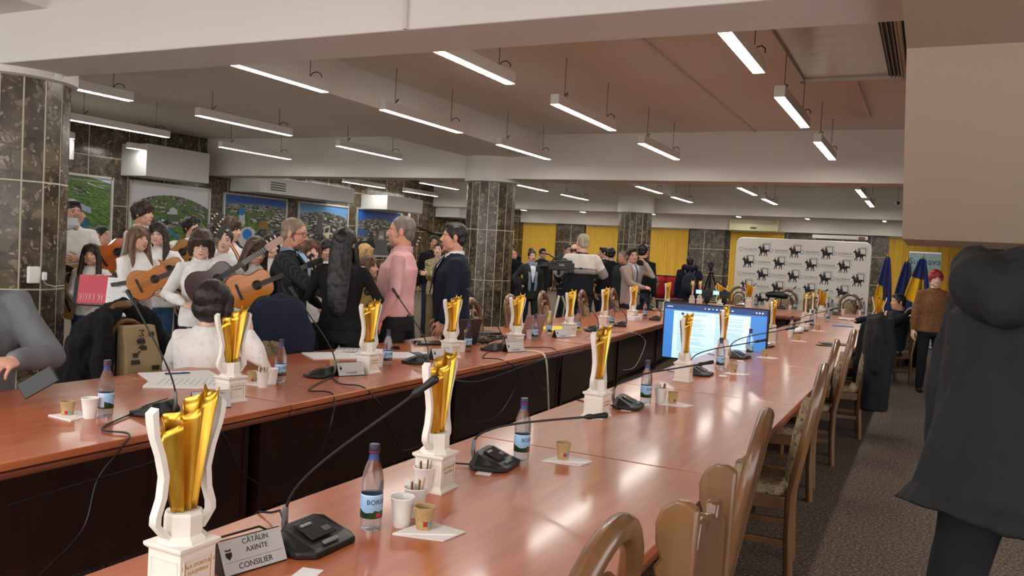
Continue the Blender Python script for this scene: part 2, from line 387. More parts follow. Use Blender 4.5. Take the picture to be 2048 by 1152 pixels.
picture(9.9, 12.31, 1.24, 2.71, 'leftmost aerial photo, dark trees and a teal roofed building', aerial('aerial woods', (120, 150, 190), (190, 205, 225), .75, .1, .62, (90, 110, 150), 3),
    [('teal_roof', (52, 112, 128), [(.0, -.42), (.16, -.2), (.3, -.24), (.42, -.34), (.3, -.5), (.1, -.5)]), ('teal_wing', (44, 92, 110), [(.1, -.16), (.2, -.06), (.32, -.2), (.2, -.24)]),
     ('long_building', (150, 160, 184), [(-.02, .22), (.3, .04), (.3, -.04), (-.02, .12)]), ('dark_roof', (52, 48, 70), [(-.06, .06), (.12, .0), (.16, -.14), (-.06, -.2)])])
picture(12.79, 15.05, 1.24, 2.71, 'large aerial photo with pale sky, green hill and fortress lawn', aerial('aerial hill', (206, 210, 216), (224, 226, 230), .5, .2, .5, (178, 142, 122), 8),
    [('blue_road', (66, 120, 160), [(-.2, -.05), (-.17, -.02), (.2, -.4), (.2, -.48)]), ('lawn', (84, 118, 46), [(-.06, .22), (.2, .05), (.42, -.1), (.3, -.12), (.02, .06), (-.1, .16)]),
     ('fortress', (196, 200, 206), [(-.03, .12), (.02, .16), (.07, .12), (.08, .05), (-.02, .04)]), ('fortress_yard', (88, 96, 74), [(-.06, .04), (.09, .03), (.12, -.06), (-.03, -.08)]),
     ('trees', (110, 150, 48), circ(.38, -.24, .1, .2, 14)), ('shrubs', (120, 158, 60), circ(-.45, -.24, .05, .16, 12))])
picture(15.53, 17.8, 1.24, 2.68, 'aerial photo of autumn park with bright blue church dome', aerial('aerial dome', (70, 112, 196), (44, 88, 176), .5, .03, .45, (200, 190, 175), 14),
    [('white_court', (208, 210, 214), circ(-.12, -.26, .15, .2, 14)), ('blue_dome', (20, 132, 214), circ(-.13, -.2, .075, .1)), ('tower', (200, 206, 212), [(-.27, .22), (-.19, .22), (-.17, -.02), (-.26, -.02)]),
     ('tower_dome', (24, 128, 204), circ(-.23, .2, .045, .07, 14)), ('pale_roof', (150, 172, 196), [(-.5, -.02), (-.3, .05), (-.3, -.14), (-.5, -.2)]), ('yellow_house', (214, 190, 110), [(.3, -.2), (.42, -.18), (.44, -.28), (.32, -.3)]),
     ('blue_roof', (52, 60, 92), [(.3, -.1), (.44, -.08), (.45, -.2), (.3, -.22)]), ('autumn_trees', (150, 112, 48), circ(.12, -.06, .09, .14, 9))])
picture(18.3, 20.52, 1.24, 2.68, 'aerial photo of grey city on curved horizon with square', aerial('aerial square', (150, 172, 200), (90, 150, 210), .5, .13, .3, (190, 180, 160), 21),
    [('boulevard', (82, 84, 86), [(-.12, .28), (-.04, .28), (.02, -.5), (-.2, -.5)]), ('theatre', (206, 200, 170), [(.02, .04), (.14, .08), (.12, -.2), (-.02, -.24)]), ('theatre_roof', (60, 62, 66), [(.04, .02), (.12, .04), (.1, -.06), (.02, -.08)]),
     ('plaza', (176, 170, 140), circ(-.04, -.3, .09, .14, 12)), ('blue_tower', (60, 92, 150), [(.22, -.08), (.3, -.04), (.32, -.34), (.2, -.4)])])
picture(20.97, 23.35, 1.22, 2.68, 'rightmost large aerial photo with deep blue sky and long avenue', aerial('aerial avenue', (70, 130, 205), (30, 96, 200), .46, .1, .25, (200, 150, 130), 30),
    [('avenue', (92, 94, 96), [(.0, .14), (.14, .14), (.24, -.5), (-.2, -.5)]), ('block', (150, 146, 132), [(.02, .06), (.12, .06), (.13, -.14), (-.02, -.14)]), ('block_roof', (206, 206, 204), [(.03, -.04), (.1, -.04), (.11, -.1), (.01, -.1)]),
     ('dark_roof', (26, 28, 40), [(-.46, -.2), (-.12, -.16), (-.06, -.3), (-.2, -.5), (-.42, -.4)]), ('blue_wing', (60, 92, 150), [(-.48, .1), (-.2, .02), (-.3, -.1), (-.48, -.06)])])
picture(30.0, 31.85, 1.4, 2.5, 'small dark aerial photo in the far corner behind the middle column', aerial('aerial far', (40, 100, 180), (40, 100, 180), .2, .1, .5, (60, 60, 80), 40))
# fan coil casings under the ceiling on the left wall
casing = M('fan coil casing', (214, 214, 212), .5)
def fancoil(x, y0, y1, z0, z1, label, gy=None):
    t = thing('fan_coil_unit', label, 'air conditioner', (-16, (y0+y1)/2, z0)); L = y1-y0; d = x+16
    MB().box((d/2, 0, (z1-z0)/2), (d, L, z1-z0)).build('casing', casing, t, smooth=0, bevel=.01)
    if gy: 
        for k in range(4): MB().box((d+.004, gy-(y0+y1)/2, .1+k*.06), (.012, .55, .022)).build('louver_slot', M('vent dark', (40, 40, 42), .6), t, smooth=0)
fancoil(-15.0, 15.75, 19.55, 2.74, 3.16, 'long white fan coil casing with louvre above the blue dome picture', 16.4)
fancoil(-15.4, 9.4, 11.0, 2.95, 3.5, 'white fan coil casing next to the nearest column, by the left edge of the photo')
fancoil(-15.2, 12.55, 14.3, 2.8, 3.5, 'white fan coil casing with open flap below the middle beam end')
fancoil(-15.0, 21.2, 23.2, 2.68, 3.12, 'white fan coil casing above the deep blue sky picture')
fancoil(-15.0, 25.6, 29.3, 2.7, 3.1, 'white fan coil casing above the soldier, left of the middle column', 27.8)
pipe = M('white pipe', (208, 206, 202), .4)
for y, l in ((23.8, 'white vertical pipe on the left wall behind the pink shirt'), (28.4, 'white vertical pipe on the left wall behind the navy suit')):
    tag(MB().tube([(-15.93, y, 0), (-15.93, y, 2.75)], .05, 10).build('wall_pipe', pipe), l, 'pipe')
tag(MB().tube([(-15.9, 24+i*.55, 2.05+.3*((i-4)/4)**2) for i in range(9)], .03, 6).build('wall_cable', black), 'sagging black cable between the pipes on the left wall', 'cable')
# ---------------------------------------------------------------- far wall: blinds, pilaster, air conditioner
blind_m = M('yellow blind fabric', (232, 186, 72), .8, var=.08, vscale=3, stretch=(4, 4, .4))
def blind(x0, x1, label, z0=.15, z1=2.86):
    t = thing('vertical_blind', label, 'blind', ((x0+x1)/2, 32.9, 0), group='yellow vertical blinds'); n = max(6, int((x1-x0)/.11)); w = (x1-x0)/n; mb = MB()
    for k in range(n): mb.box((-(x1-x0)/2+(k+.5)*w, 0, (z0+z1)/2), (w*1.12, .012, z1-z0), rz=.35+.1*math.sin(k*1.9))
    mb.build('blind_slats', blind_m, t, smooth=0)
    MB().box((0, 0, z1+.02), (x1-x0+.06, .06, .05)).build('head_rail', white_paint, t, smooth=0)
for a, b, l in ((-16.0, -14.45, 'leftmost yellow vertical blind beside the middle column'), (-13.05, -11.5, 'yellow vertical blind behind the man in the striped sweater'), (-10.4, -8.68, 'yellow vertical blind above the man with the backpack'), (-7.0, -5.0, 'yellow vertical blind behind the left end of the logo wall'), (-1.35, 1.55, 'rightmost yellow vertical blind behind the flags')):
    blind(a, b, l)
struct(MB().box((-7.7, 32.9, 1.45), (1.0, .3, 2.9)), 'trim_13', granite('pilaster granite', (1.0, 1.02, 0)), smooth=0)
struct(MB().box((-13.75, 32.95, 1.45), (1.3, .2, 2.9)), 'trim_14', wall_stone_y, smooth=0)
t = thing('wall_air_conditioner', 'cream wall air conditioner above the logo wall, left of it', 'air conditioner', (-6.05, 32.44, 2.86))
cream = M('cream plastic', (226, 218, 180), .5)
MB().box((0, 0, .25), (1.85, .35, .5)).build('casing', cream, t, bevel=.04)
MB().box((0, -.18, .38), (1.7, .02, .18)).build('front_panel', M('cream plastic dark', (196, 190, 160), .5), t, bevel=.01)
MB().box((0, -.18, .02), (1.7, .03, .02)).build('air_outlet', black, t, smooth=0); MB().ell((0, -.18, .14), (.13, .02, .04)).build('badge', M('grey badge', (110, 108, 100), .4), t)
t = thing('projection_screen_case', 'white rolled projection screen case over the logo wall', 'projection screen', (-3.0, 32.49, 2.72))
MB().box((0, 0, .06), (1.9, .12, .14)).build('case', white_paint, t, bevel=.02); MB().box((.75, -.065, .05), (.22, .01, .1)).build('sticker', M('brown sticker', (130, 90, 70), .6), t, smooth=0)
# ---------------------------------------------------------------- logo wall
wallfab = M('logo wall fabric', (228, 224, 216), .7); navy_ink = M('navy ink', (36, 44, 78), .6); grey_ink = M('grey ink', (150, 154, 166), .6); horse_ink = M('dark emblem ink', (34, 35, 40), .5)
BD = Matrix.Translation((-2.64, 20.0, 0))
bw, bh = 2.96, 2.25
t = thing('logo_wall', 'white press wall printed with rows of horsemen and SUCEAVA lettering', 'backdrop', (-2.64, 20.0, 0))
r = .16; out = [(-bw/2, .05), (bw/2, .05)]
out += [(bw/2-r+r*math.cos(a), bh-r+r*math.sin(a)) for a in [i*PI/16 for i in range(9)]] + [(-bw/2+r-r*math.sin(a), bh-r+r*math.cos(a)) for a in [i*PI/16 for i in range(9)]]
MB().prism(out, 0, .06).build('panel', wallfab, t, bevel=.015)
for s in (-1, 1): MB().box((s*1.1, .05, .02), (.1, .5, .04)).build('foot', silver, t, bevel=.01)
def horse_mesh(s=.29):
    mb = MB(); X = Matrix.Scale(s, 4); mb.X = X; Y = (-.004, -.001)
    def P(poly): mb.prism(poly, Y[0]/s, Y[1]/s)
    P(circ(.5, .44, .24, .12, 20)); P(circ(.3, .5, .12, .12, 14)); P(circ(.7, .46, .12, .12, 14))
    P([(.22, .5), (.36, .6), (.28, .74), (.2, .78), (.1, .72)]); P([(.06, .62), (.04, .68), (.12, .78), (.2, .84), (.26, .76), (.2, .7), (.1, .62)]); P([(.19, .8), (.21, .88), (.25, .8)])
    for a in ([(.24, .42), (.34, .42), (.3, .24), (.22, .14), (.2, .02), (.14, .02), (.17, .16), (.22, .26)], [(.3, .4), (.4, .4), (.36, .22), (.36, .02), (.3, .02), (.3, .2)], [(.62, .42), (.76, .46), (.74, .28), (.8, .16), (.76, .02), (.7, .02), (.73, .14), (.66, .26)], [(.58, .4), (.7, .4), (.62, .26), (.62, .14), (.56, .02), (.5, .02), (.56, .16), (.55, .26)]): P(a)
    P([(.78, .54), (.88, .56), (.96, .46), (.98, .3), (.92, .4), (.84, .46), (.76, .46)])
    P([(.4, .5), (.56, .5), (.58, .7), (.5, .8), (.42, .76)]); P(circ(.47, .86, .055, .07, 12)); P([(.42, .74), (.34, .66), (.26, .68), (.26, .72), (.34, .72), (.42, .8)]); P([(.24, .66), (.28, .66), (.2, .94), (.16, .93)])
    P([(.44, .5), (.52, .5), (.5, .36), (.44, .28), (.4, .3)])
    return mb.mesh('horseman')
def square_mesh(s, w):
    mb = MB()
    for c, d in (((0, s/2), (s, w)), ((0, -s/2), (s, w)), ((s/2, 0), (w, s+w)), ((-s/2, 0), (w, s+w))): mb.box((c[0], -.0012, c[1]), (d[0], .001, d[1]))
    return mb.mesh('square')
hm = horse_mesh(); hm.materials.append(horse_ink); sq1 = square_mesh(.155, .012); sq1.materials.append(navy_ink); sq2 = square_mesh(.155, .006); sq2.materials.append(grey_ink)
tm = text_mesh('SUCEAVA', .068, .001); tm.transform(Matrix.Rotation(PI/2, 4, 'X')); tm.materials.append(navy_ink)
sh = MB()
for c, d in (((0, .03), (.08, .008)), ((0, -.045), (.06, .008)), ((.04, -.004), (.008, .07)), ((-.04, -.004), (.008, .07)), ((0, -.02), (.04, .01))): sh.box((c[0], -.001, c[1]), (d[0], .001, d[1]))
sh.box((.24, -.001, -.05), (.34, .001, .006))
shm = sh.mesh('shield'); shm.materials.append(M('steel blue ink', (96, 116, 160), .6))
def inst(me, name, parent, loc):
    o = bpy.data.objects.new(name, me); COL.objects.link(o); o.parent = parent; o.location = loc; return o
for r_ in range(7):
    z = bh-.29-.285*r_
    for k in range(4):
        off = r_ % 2
        hx = (-.5+(.215+.233*k if not off else .098+.237*k))*bw; tx = (-.5+(.105+.233*k if not off else .215+.237*k))*bw
        e = inst(hm, 'horseman_emblem', t, (hx-.14, -.001, z-.14)); inst(sq1, 'square_outline', e, (.19, 0, .21)); inst(sq2, 'grey_square', e, (.225, 0, .24))  # second, offset square outline is printed in light grey ink
        if tx < bw/2-.3:
            e = inst(tm, 'lettering', t, (tx+.03, -.001, z+.01)); inst(shm, 'shield_mark', e, (-.22, 0, 0))
# ---------------------------------------------------------------- flags and banner
blue_f = M('flag blue', (26, 44, 120), .7, sheen=.3); yel_f = M('flag yellow', (240, 196, 20), .7, sheen=.3); red_f = M('flag red', (190, 40, 40), .7); gold = M('gold metal', (206, 158, 48), .3, metal=.9)
def flag(px, ptop, Z, label, split, spread, low, mats=(blue_f, yel_f)):
    p = atZ(px, ptop, Z); t = thing('standing_flag', label, 'flag', (p.x, p.y, 0), math.radians(10), 'flags on poles by the blinds'); H = p.z
    MB().tube([(0, 0, .03), (0, 0, H-.1)], .016, 8).build('pole', oak2, t); MB().lathe([(.0, H-.12), (.028, H-.1), (.012, H-.06), (.0, H)], 10).build('finial', gold, t)
    MB().lathe([(.0, 0), (.17, 0), (.16, .03), (.03, .06), (0, .06)], 16).build('base', blackm, t)
    def fn(u, v):   # u across, v down
        w = .05 + spread*v**.8; a = (u-.62)*2
        return V((a*w, -.03-.05*math.sin(u*15+v*2)*(.3+v), H-.13-v*(H-.13-low)*(1-.12*abs(a))))
    mb = MB().grid(fn, 36, 20); mb.mi = [1 if split(((i % 36)+.5)/36, ((i//36)+.5)/20) else 0 for i in range(36*20)]
    mb.build('cloth', list(mats), t, smooth=180, solid=.004)
flag(1777, 503, 18.6, 'blue and yellow flag on a pole nearest the logo wall', lambda u, v: v > .5 and u < .12+v*.5, .17, .55)
flag(1816, 512, 18.3, 'mostly blue flag on a pole behind the seated man', lambda u, v: False, .2, .5)
flag(1847, 505, 17.4, 'flag with broad yellow lower half nearest the banner', lambda u, v: v > .45 and u < .75, .22, .95)
p0 = ony(1819, 504, 20.3); p1 = ony(1883, 508, 20.3); bc = (p0+p1)/2; W = p1.x-p0.x
t = thing('roll_up_banner', 'pale blue roll-up banner reading Suceava with yellow green emblem', 'banner', (bc.x, 20.3, 0))
MB().box((0, 0, (p0.z+.08)/2), (W, .015, p0.z-.08)).build('banner_sheet', M('banner pale blue', (172, 204, 208), .6, var=.05, vscale=2), t, smooth=0)
MB().box((0, 0, .045), (W+.06, .2, .09)).build('base', silver, t, bevel=.02); MB().box((0, 0, p0.z), (W, .03, .03)).build('top_bar', silver, t, smooth=0)
put(text_mesh('Suceava', .2, .001), 'lettering', M('teal ink', (36, 96, 108), .6), t, (0, -.01, p0.z-.2), 0, rot=(PI/2, 0, 0))
e = MB().box((-.12, -.01, p0.z-.62), (.44, .004, .44)).build('emblem', M('yellow green', (214, 212, 30), .6), t, bevel=.03)
cz = MB()
for k in range(3): cz.box((-.2+k*.08, -.014, p0.z-.6), (.05, .004, .22-.04*(k % 2)))
for k in range(7): cz.box((-.12+.17*math.cos(k*PI/6), -.014, p0.z-.62+.17*math.sin(k*PI/6)), (.05, .004, .014), R=Matrix.Rotation(-k*PI/6, 3, 'Y'))
cz.build('castle_mark', white_paint, e, smooth=0)
put(text_mesh('city', .1, .001), 'small_lettering', M('green ink', (70, 140, 60), .6), t, (.15, -.012, p0.z-.85), 0, rot=(PI/2, 0, 0))
# ---------------------------------------------------------------- conference tables
def table(label, cx, cy, L, W, rz=0, group='conference table sections', panel=0):
    """L along local y, W along local x; panel = side (-1/+1) where the modesty panel stands, 0 = middle"""
    t = thing('conference_table', label, 'table', (cx, cy, 0), rz, group)
    MB().box((0, 0, .734), (W, L-.009, .032)).build('tabletop', top_wood, t, smooth=0, bevel=.004)
    MB().box((0, 0, .697), (W-.015, L-.006, .03)).build('lower_top', edge_wood, t, smooth=0, bevel=.01)
    MB().box((0, 0, .715), (W-.04, L-.02, .008)).build('shadow_gap', black, t, smooth=0)
    for s in (-1, 1): MB().box((0, s*(L/2-.06), .345), (W*.62, .035, .67)).build('end_panel', dark_wood, t, smooth=0)
    MB().box((panel*(W/2-.27), 0, .4), (.025, L-.16, .56)).build('modesty_panel', dark_wood, t, smooth=0)
    MB().box((panel*(W/2-.27), 0, .655), (.06, L-.16, .05)).build('cable_tray', M('ribbed cable tray', (30, 28, 28), .6), t, smooth=0)
    return t
yy = [-.8, 1.3, 3.4, 5.5, 7.6, 9.7, 11.8, 13.6, 15.2]
nl = ['behind the camera edge', 'closest to the camera', 'second from the camera', 'third from the camera', 'fourth from the camera', 'fifth from the camera', 'sixth from the camera', 'next to the head table']
for i in range(1, 8): table('cherry wood section of the right-hand table row, ' + nl[i], -1.265, (yy[i]+yy[i+1])/2, yy[i+1]-yy[i], 1.15)
for i in range(0, 4): table('cherry wood section of the left-hand table row, ' + ('cut off by the left photo edge' if i == 0 else nl[i]), -3.61, (yy[i]+yy[i+1])/2, yy[i+1]-yy[i], 1.32, panel=1)
a = .068
for i in range(4, 7):
    d = (yy[i]+yy[i+1])/2-7.6
    table('cherry wood section of the left-hand table row, ' + nl[i], -3.61-math.sin(a)*d-.01, 7.6+d, yy[i+1]-yy[i], 1.32, a, panel=1)
for i in range(2):
    table('head table section %s, in front of the logo wall' % ('on the left' if i == 0 else 'on the right'), -3.2+1.95*i, 16.5, 1.95, 2.5, PI/2, 'head table sections')
# ---------------------------------------------------------------- chairs
def pad_mat():
    T = NT('chair pad fabric'); v = T.co((1, 1, 1))
    vo = T.add('ShaderNodeTexVoronoi', Vector=v, Scale=24); n = T.noise(v, 13, 4, .7)
    c = T.ramp(n, [(.34, C(92, 74, 54)), (.5, C(158, 138, 108)), (.62, C(120, 100, 76)), (.75, C(176, 158, 128))])
    c = T.mix(T.math('LESS_THAN', vo.outputs[0], .22), c, C(84, 70, 56)); T.set(T.b, 'Base Color', c); T.b.inputs['Roughness'].default_value = .9; return T.m
padm = pad_mat()
def arch(w, z0, zt, y0, y1, n=14, zs=None):
    """path of an arch: up one side, round the top, down the other; y leans from y0 to y1"""
    pts = []; hgt = w*1.05; zs = zt-hgt
    Y = lambda z: y0+(y1-y0)*max(0, (z-z0)/(zt-z0))
    for z in [z0+(zs-z0)*i/4 for i in range(4)]: pts.append((-w*(.93+.07*(z-z0)/(zs-z0)), Y(z), z))
    for i in range(n+1):
        t = PI-PI*i/n; z = zs+hgt*math.sin(t); pts.append((w*math.cos(t), Y(z), z))
    for z in [zs-(zs-z0)*(i+1)/4 for i in range(4)]: pts.append((w*(.93+.07*(z-z0)/(zs-z0)), Y(z), z))
    return pts
def make_chair(carved=False):
    t = thing('dining_chair', 'x', 'chair'); w = .2
    if not carved:
        pts = [(-.19, -.2, 0), (-.19, -.185, .25)]+arch(w, .45, 1.1, -.185, -.3)+[(.19, -.185, .25), (.19, -.2, 0)]
        MB().tube(pts, .03, 10, hint=V((0, 1, 0)), flat=.85).build('back_frame', oak, t)
        MB().tube(arch(.125, .47, .99, -.19, -.275), .02, 8, hint=V((0, 1, 0))).build('inner_arch', oak, t)
        mb = MB(); R = []
        for i in range(9):
            z = .5+.43*i/8; h = .105*math.sqrt(max(.04, 1-max(0, (i-5)/3.4)**2)); y = -.19-.075*(z-.47)/.5; d = .03+.012*math.sin(PI*i/8)
            R.append([V((h*math.cos(q), y+.02+d*math.sin(q), z)) for q in [2*PI*k/14 for k in range(14)]])
        mb.rings(R).build('back_pad', padm, t)
    else:
        for s in (-1, 1): MB().prism([(-.255, 0), (-.195, 0), (-.2, .45), (-.205, .94), (-.19, .945), (-.186, .965), (-.2, .985), (-.187, 1.02), (-.185, 1.06), (-.198, 1.095), (-.225, 1.115), (-.25, 1.115), (-.275, 1.1), (-.272, .95), (-.262, .45)], s*.19-.016, s*.19+.016, 'x').build('back_post', oak2, t, bevel=.006, smooth=30)
        MB().prism([(-.16, .46), (.16, .46), (.16, .99), (.13, 1.0), (.11, 1.05), (.06, 1.05), (.05, 1.02), (0, 1.04), (-.05, 1.02), (-.06, 1.05), (-.11, 1.05), (-.13, 1.0), (-.16, .99)], -.262, -.23).build('carved_back_board', oak, t, bevel=.006)
        MB().prism(circ(0, .74, .1, .2, 18), -.24, -.215).build('back_pad', padm, t, bevel=.01)
    MB().ell((0, .0, 0), (1, 1, 1)) if 0 else None
    mb = MB(); R = []
    for z, k in ((.44, .95), (.45, 1), (.475, 1), (.492, .94), (.5, .8)):
        R.append([V((.215*k*(abs(math.cos(q))**.45)*(1 if math.cos(q) > 0 else -1), .02+.205*k*(abs(math.sin(q))**.45)*(1 if math.sin(q) > 0 else -1), z)) for q in [2*PI*i/28 for i in range(28)]])
    mb.rings(R).build('seat', padm, t, smooth=60)
    f = MB()
    for c, d in (((0, .205, .405), (.4, .028, .07)), ((0, -.17, .405), (.36, .028, .07)), ((.19, .02, .405), (.028, .36, .07)), ((-.19, .02, .405), (.028, .36, .07))): f.box(c, d)
    f.build('seat_frame', oak, t, smooth=0, bevel=.004)
    for s in (-1, 1):
        MB().tube([(s*.19, .2, 0), (s*.19, .2, .44)], [.019, .024], 8).build('leg', oak, t)
        MB().box((s*.19, .0, .2), (.02, .4, .035)).build('stretcher', oak, t, smooth=0, bevel=.004)
    MB().box((0, .19, .16), (.37, .02, .035)).build('stretcher', oak, t, smooth=0, bevel=.004)
    return t
chair0 = make_chair(); chair1 = make_chair(True); used = {}
def chair(x, y, rz, label, group, z=0, carved=False, bx=True):
    src = chair1 if carved else chair0
    # (x, y) is the foot of the back's crest; the seat lies in front of it
    d = Matrix.Rotation(rz, 3, 'Z') @ V((0, .3 if not carved else .25, 0)); loc = (x+d.x, y+d.y, 0)
    if src.name in used: return dup(src, loc, rz, label, group)
    used[src.name] = 1; src.location = loc; src.rotation_euler = (0, 0, rz); tag(src, label, 'chair', group); return src
g = 'oak chairs along the right side of the right-hand table'
chair(-.5, 1.5, PI/2, 'arched oak chair in the foreground, cut by the bottom edge of the photo', g)
chair(-.42, 1.92, PI/2, 'carved flat-topped oak chair, only one with stepped crest', g, carved=True)
chair(-.47, 2.97, PI/2+.09, 'arched oak chair with patterned pad right after the carved one', g)
chair(-.46, 4.64, PI/2+.1, 'arched oak chair, second past the carved one', g)
chair(-.55, 6.28, PI/2+.07, 'arched oak chair, third past the carved one', g)
chair(-.53, 7.5, PI/2+.1, 'arched oak chair right before the one with the black coat', g)
coat_chair = chair(-.42, 8.85, PI/2+.12, 'arched oak chair carrying a black coat on its back', g)
chair(-.45, 11.6, PI/2, 'arched oak chair between the coat chair and the seated man', g)
g = 'oak chairs along the left side of the left-hand table'
chair(-4.98, 3.98, -PI/2-.1, 'arched oak chair with a printed bag and fur coat', g)
chair(-4.52, 5.0, PI+.25, 'arched oak chair draped with a navy jacket', g)
for x, y, l in ((-4.14, 7.42, 'left of the laptop, in front of the middle column'), (-4.31, 8.64, 'behind the open laptop'), (-4.5, 9.97, 'in front of the two tripods'), (-4.42, 11.16, 'in front of the man in the striped sweater'), (-4.45, 12.55, 'in front of the man in the beige blazer')):
    chair(x-.02, y, -PI/2+.12, 'arched oak chair '+l, g)
g = 'oak chairs behind the head table'
for x, l in ((-3.75, 'leftmost oak chair behind the head table, behind a trophy'), (-2.72, 'second oak chair from the left behind the head table'), (-2.15, 'third oak chair from the left behind the head table, behind the gold trophies'), (-1.45, 'rightmost oak chair behind the head table')):
    chair(x, 18.9, PI, l, g)
TZ = .75
pla = M('white printed plastic', (236, 230, 220), .45, bump=.03, bscale=220)
def gold_mat():
    T = NT('gold foil'); v = T.co((1, 1, .15)); n = T.noise(v, 30, 2)
    T.set(T.b, 'Base Color', T.ramp(n, [(.3, C(200, 140, 34)), (.7, C(244, 200, 84))])); T.b.inputs['Metallic'].default_value = .85; T.b.inputs['Roughness'].default_value = .3; return T.m
goldm = gold_mat(); gold_ink = M('gold ink', (196, 150, 60), .5); ink = M('black ink', (24, 24, 26), .6)
# ---------------------------------------------------------------- trophies
def make_trophy():
    t = thing('trophy', 'x', 'trophy'); mb = MB()
    def sq(h, z): return [V((a*h, b*h, z)) for a, b in ((-1, -1), (1, -1), (1, 1), (-1, 1))]
    mb.rings([sq(.064, 0), sq(.064, .008), sq(.06, .012), sq(.054, .02), sq(.0535, .118), sq(.06, .124), sq(.0625, .128), sq(.0625, .136)])
    for s in (-1, 1):
        for ax in (0, 1):
            for c, d in (((0, .036), (.09, .005)), ((0, .102), (.09, .005)), ((.043, .069), (.005, .07)), ((-.043, .069), (.005, .07))):
                p = (c[0], s*.0545, c[1]) if ax else (s*.0545, c[0], c[1]); e = (d[0], .003, d[1]) if ax else (.003, d[0], d[1]); mb.box(p, e)
    pl = mb.build('plinth', pla, t, smooth=0, bevel=.002)
    MB().lathe([(.06, .136), (.058, .142), (.05, .15), (.047, .153), (.0465, .2), (.042, .207), (.03, .208), (0, .208)], 8, ph=PI/8).build('collar', pla, t, smooth=20)
    n = 72; R = []
    for i in range(13):
        f = i/12; z0 = .205+f*.245; W = .032+.056*f**1.15; D = .02+.02*f; r = []
        for j in range(n):
            u = 2*j/n; sd = 1 if u < 1 else -1; u = 1-2*(u % 1) if sd > 0 else -1+2*(u % 1)      # once along the front, back along the rear
            pl_ = .5+.5*math.sin(u*9.5+.9*sd)*(1-.35*math.sin(u*4)); e = math.sqrt(max(0, 1-u*u)); y = W*u; x = sd*D*(.25+.75*pl_)*e**.5
            top = .05*u + .006*pl_ - .018*(abs(u) > .93)
            r.append(V((x, y, .205+(z0-.205)*(1+top/.245))))
        R.append(r)
    MB().rings(R, cap=False).build('gold_fan', goldm, t, smooth=24, solid=.0015)
    prof = [(.05, .152), (.062, .165), (.083, .19), (.082, .21), (.068, .25), (.063, .3), (.075, .35), (.094, .4), (.1, .43), (.103, .455)]
    for s in (-1, 1):
        mb = MB(); R = []
        for i, (y, z) in enumerate(prof):
            w = .011 if i < 8 else .013; th = .008
            R.append([V((a*w, s*(y+b*th), z + (.012 if (i == 9 and b < 0) else 0))) for a, b in ((-1, -1), (1, -1), (1, 1), (-1, 1))])
        mb.rings(R).build('handle', pla, t, smooth=45)
    pq = MB()
    for c, d in (((0, .036), (.078, .0015)), ((0, .1), (.078, .0015)), ((.039, .068), (.0015, .064)), ((-.039, .068), (.0015, .064))): pq.box((.0545, c[0], c[1]), (.001, d[0], d[1]))
    pq.build('plaque_border', gold_ink, pl, smooth=0)
    for k, (s, z, tx) in enumerate(((.0125, .086, 'GALA SPORTULUI'), (.0125, .07, 'SUCEVEAN'), (.015, .05, '2024'))):
        if k < 2: put(text_mesh(tx, s, .0004), 'plaque_lettering', gold_ink, pl, (.0546, 0, z), 0, rot=(PI/2, 0, PI/2))
    return t
trophy0 = make_trophy(); tn = [0]
def trophy(p, label, group, rz=0, z=TZ):
    loc = (p.x, p.y, z)
    if tn[0]: return dup(trophy0, loc, rz, label, group)
    tn[0] = 1; trophy0.location = loc; trophy0.rotation_euler.z = rz; return tag(trophy0, label, 'trophy', group)
# ---------------------------------------------------------------- discussion microphones
micgrey = M('mic unit plastic', (26, 26, 28), .38); micpanel = M('mic panel gloss', (16, 16, 18), .15); stemm = M('gooseneck', (24, 24, 25), .45); key = M('grey key', (128, 130, 132), .35)
def mic_base(t):
    mb = MB(); b = [(-.12, -.04), (-.085, -.085), (.085, -.085), (.12, -.04), (.12, .045), (.085, .075), (-.085, .075), (-.12, .045)]
    up = [(-.1, -.03, .028), (-.075, -.068, .022), (.075, -.068, .022), (.1, -.03, .028), (.085, .035, .062), (.06, .055, .066), (-.06, .055, .066), (-.085, .035, .062)]
    mb.rings([[V((x, y, .002)) for x, y in b], [V((x, y, .018)) for x, y in b], [V(p) for p in up]])
    o = mb.build('base', micgrey, t, smooth=0, bevel=.004)
    R = Matrix.Rotation(.39, 3, 'X'); c = V((0, -.006, .05))
    MB().box(c, (.105, .075, .004), R=R).build('control_panel', micpanel, o, smooth=0, bevel=.001)
    k = MB().box((0, -.062, .0285), (.06, .014, .005), R=R).build('talk_key', key, o, smooth=0, bevel=.001)
    k = MB(); k.box(c+R @ V((-.02, .022, .003)), (.05, .012, .002), R=R); k.box(c+R @ V((.03, -.015, .003)), (.03, .02, .002), R=R); k.build('speaker_badge', M('mic badge', (88, 90, 92), .4), o, smooth=0)
    tx = text_mesh('BOSCH', .012, .0002); put(tx, 'lettering', M('white ink', (220, 220, 220), .5), o, c+R @ V((-.02, .022, .0045)), 0, rot=(.39, 0, 0))
    return o
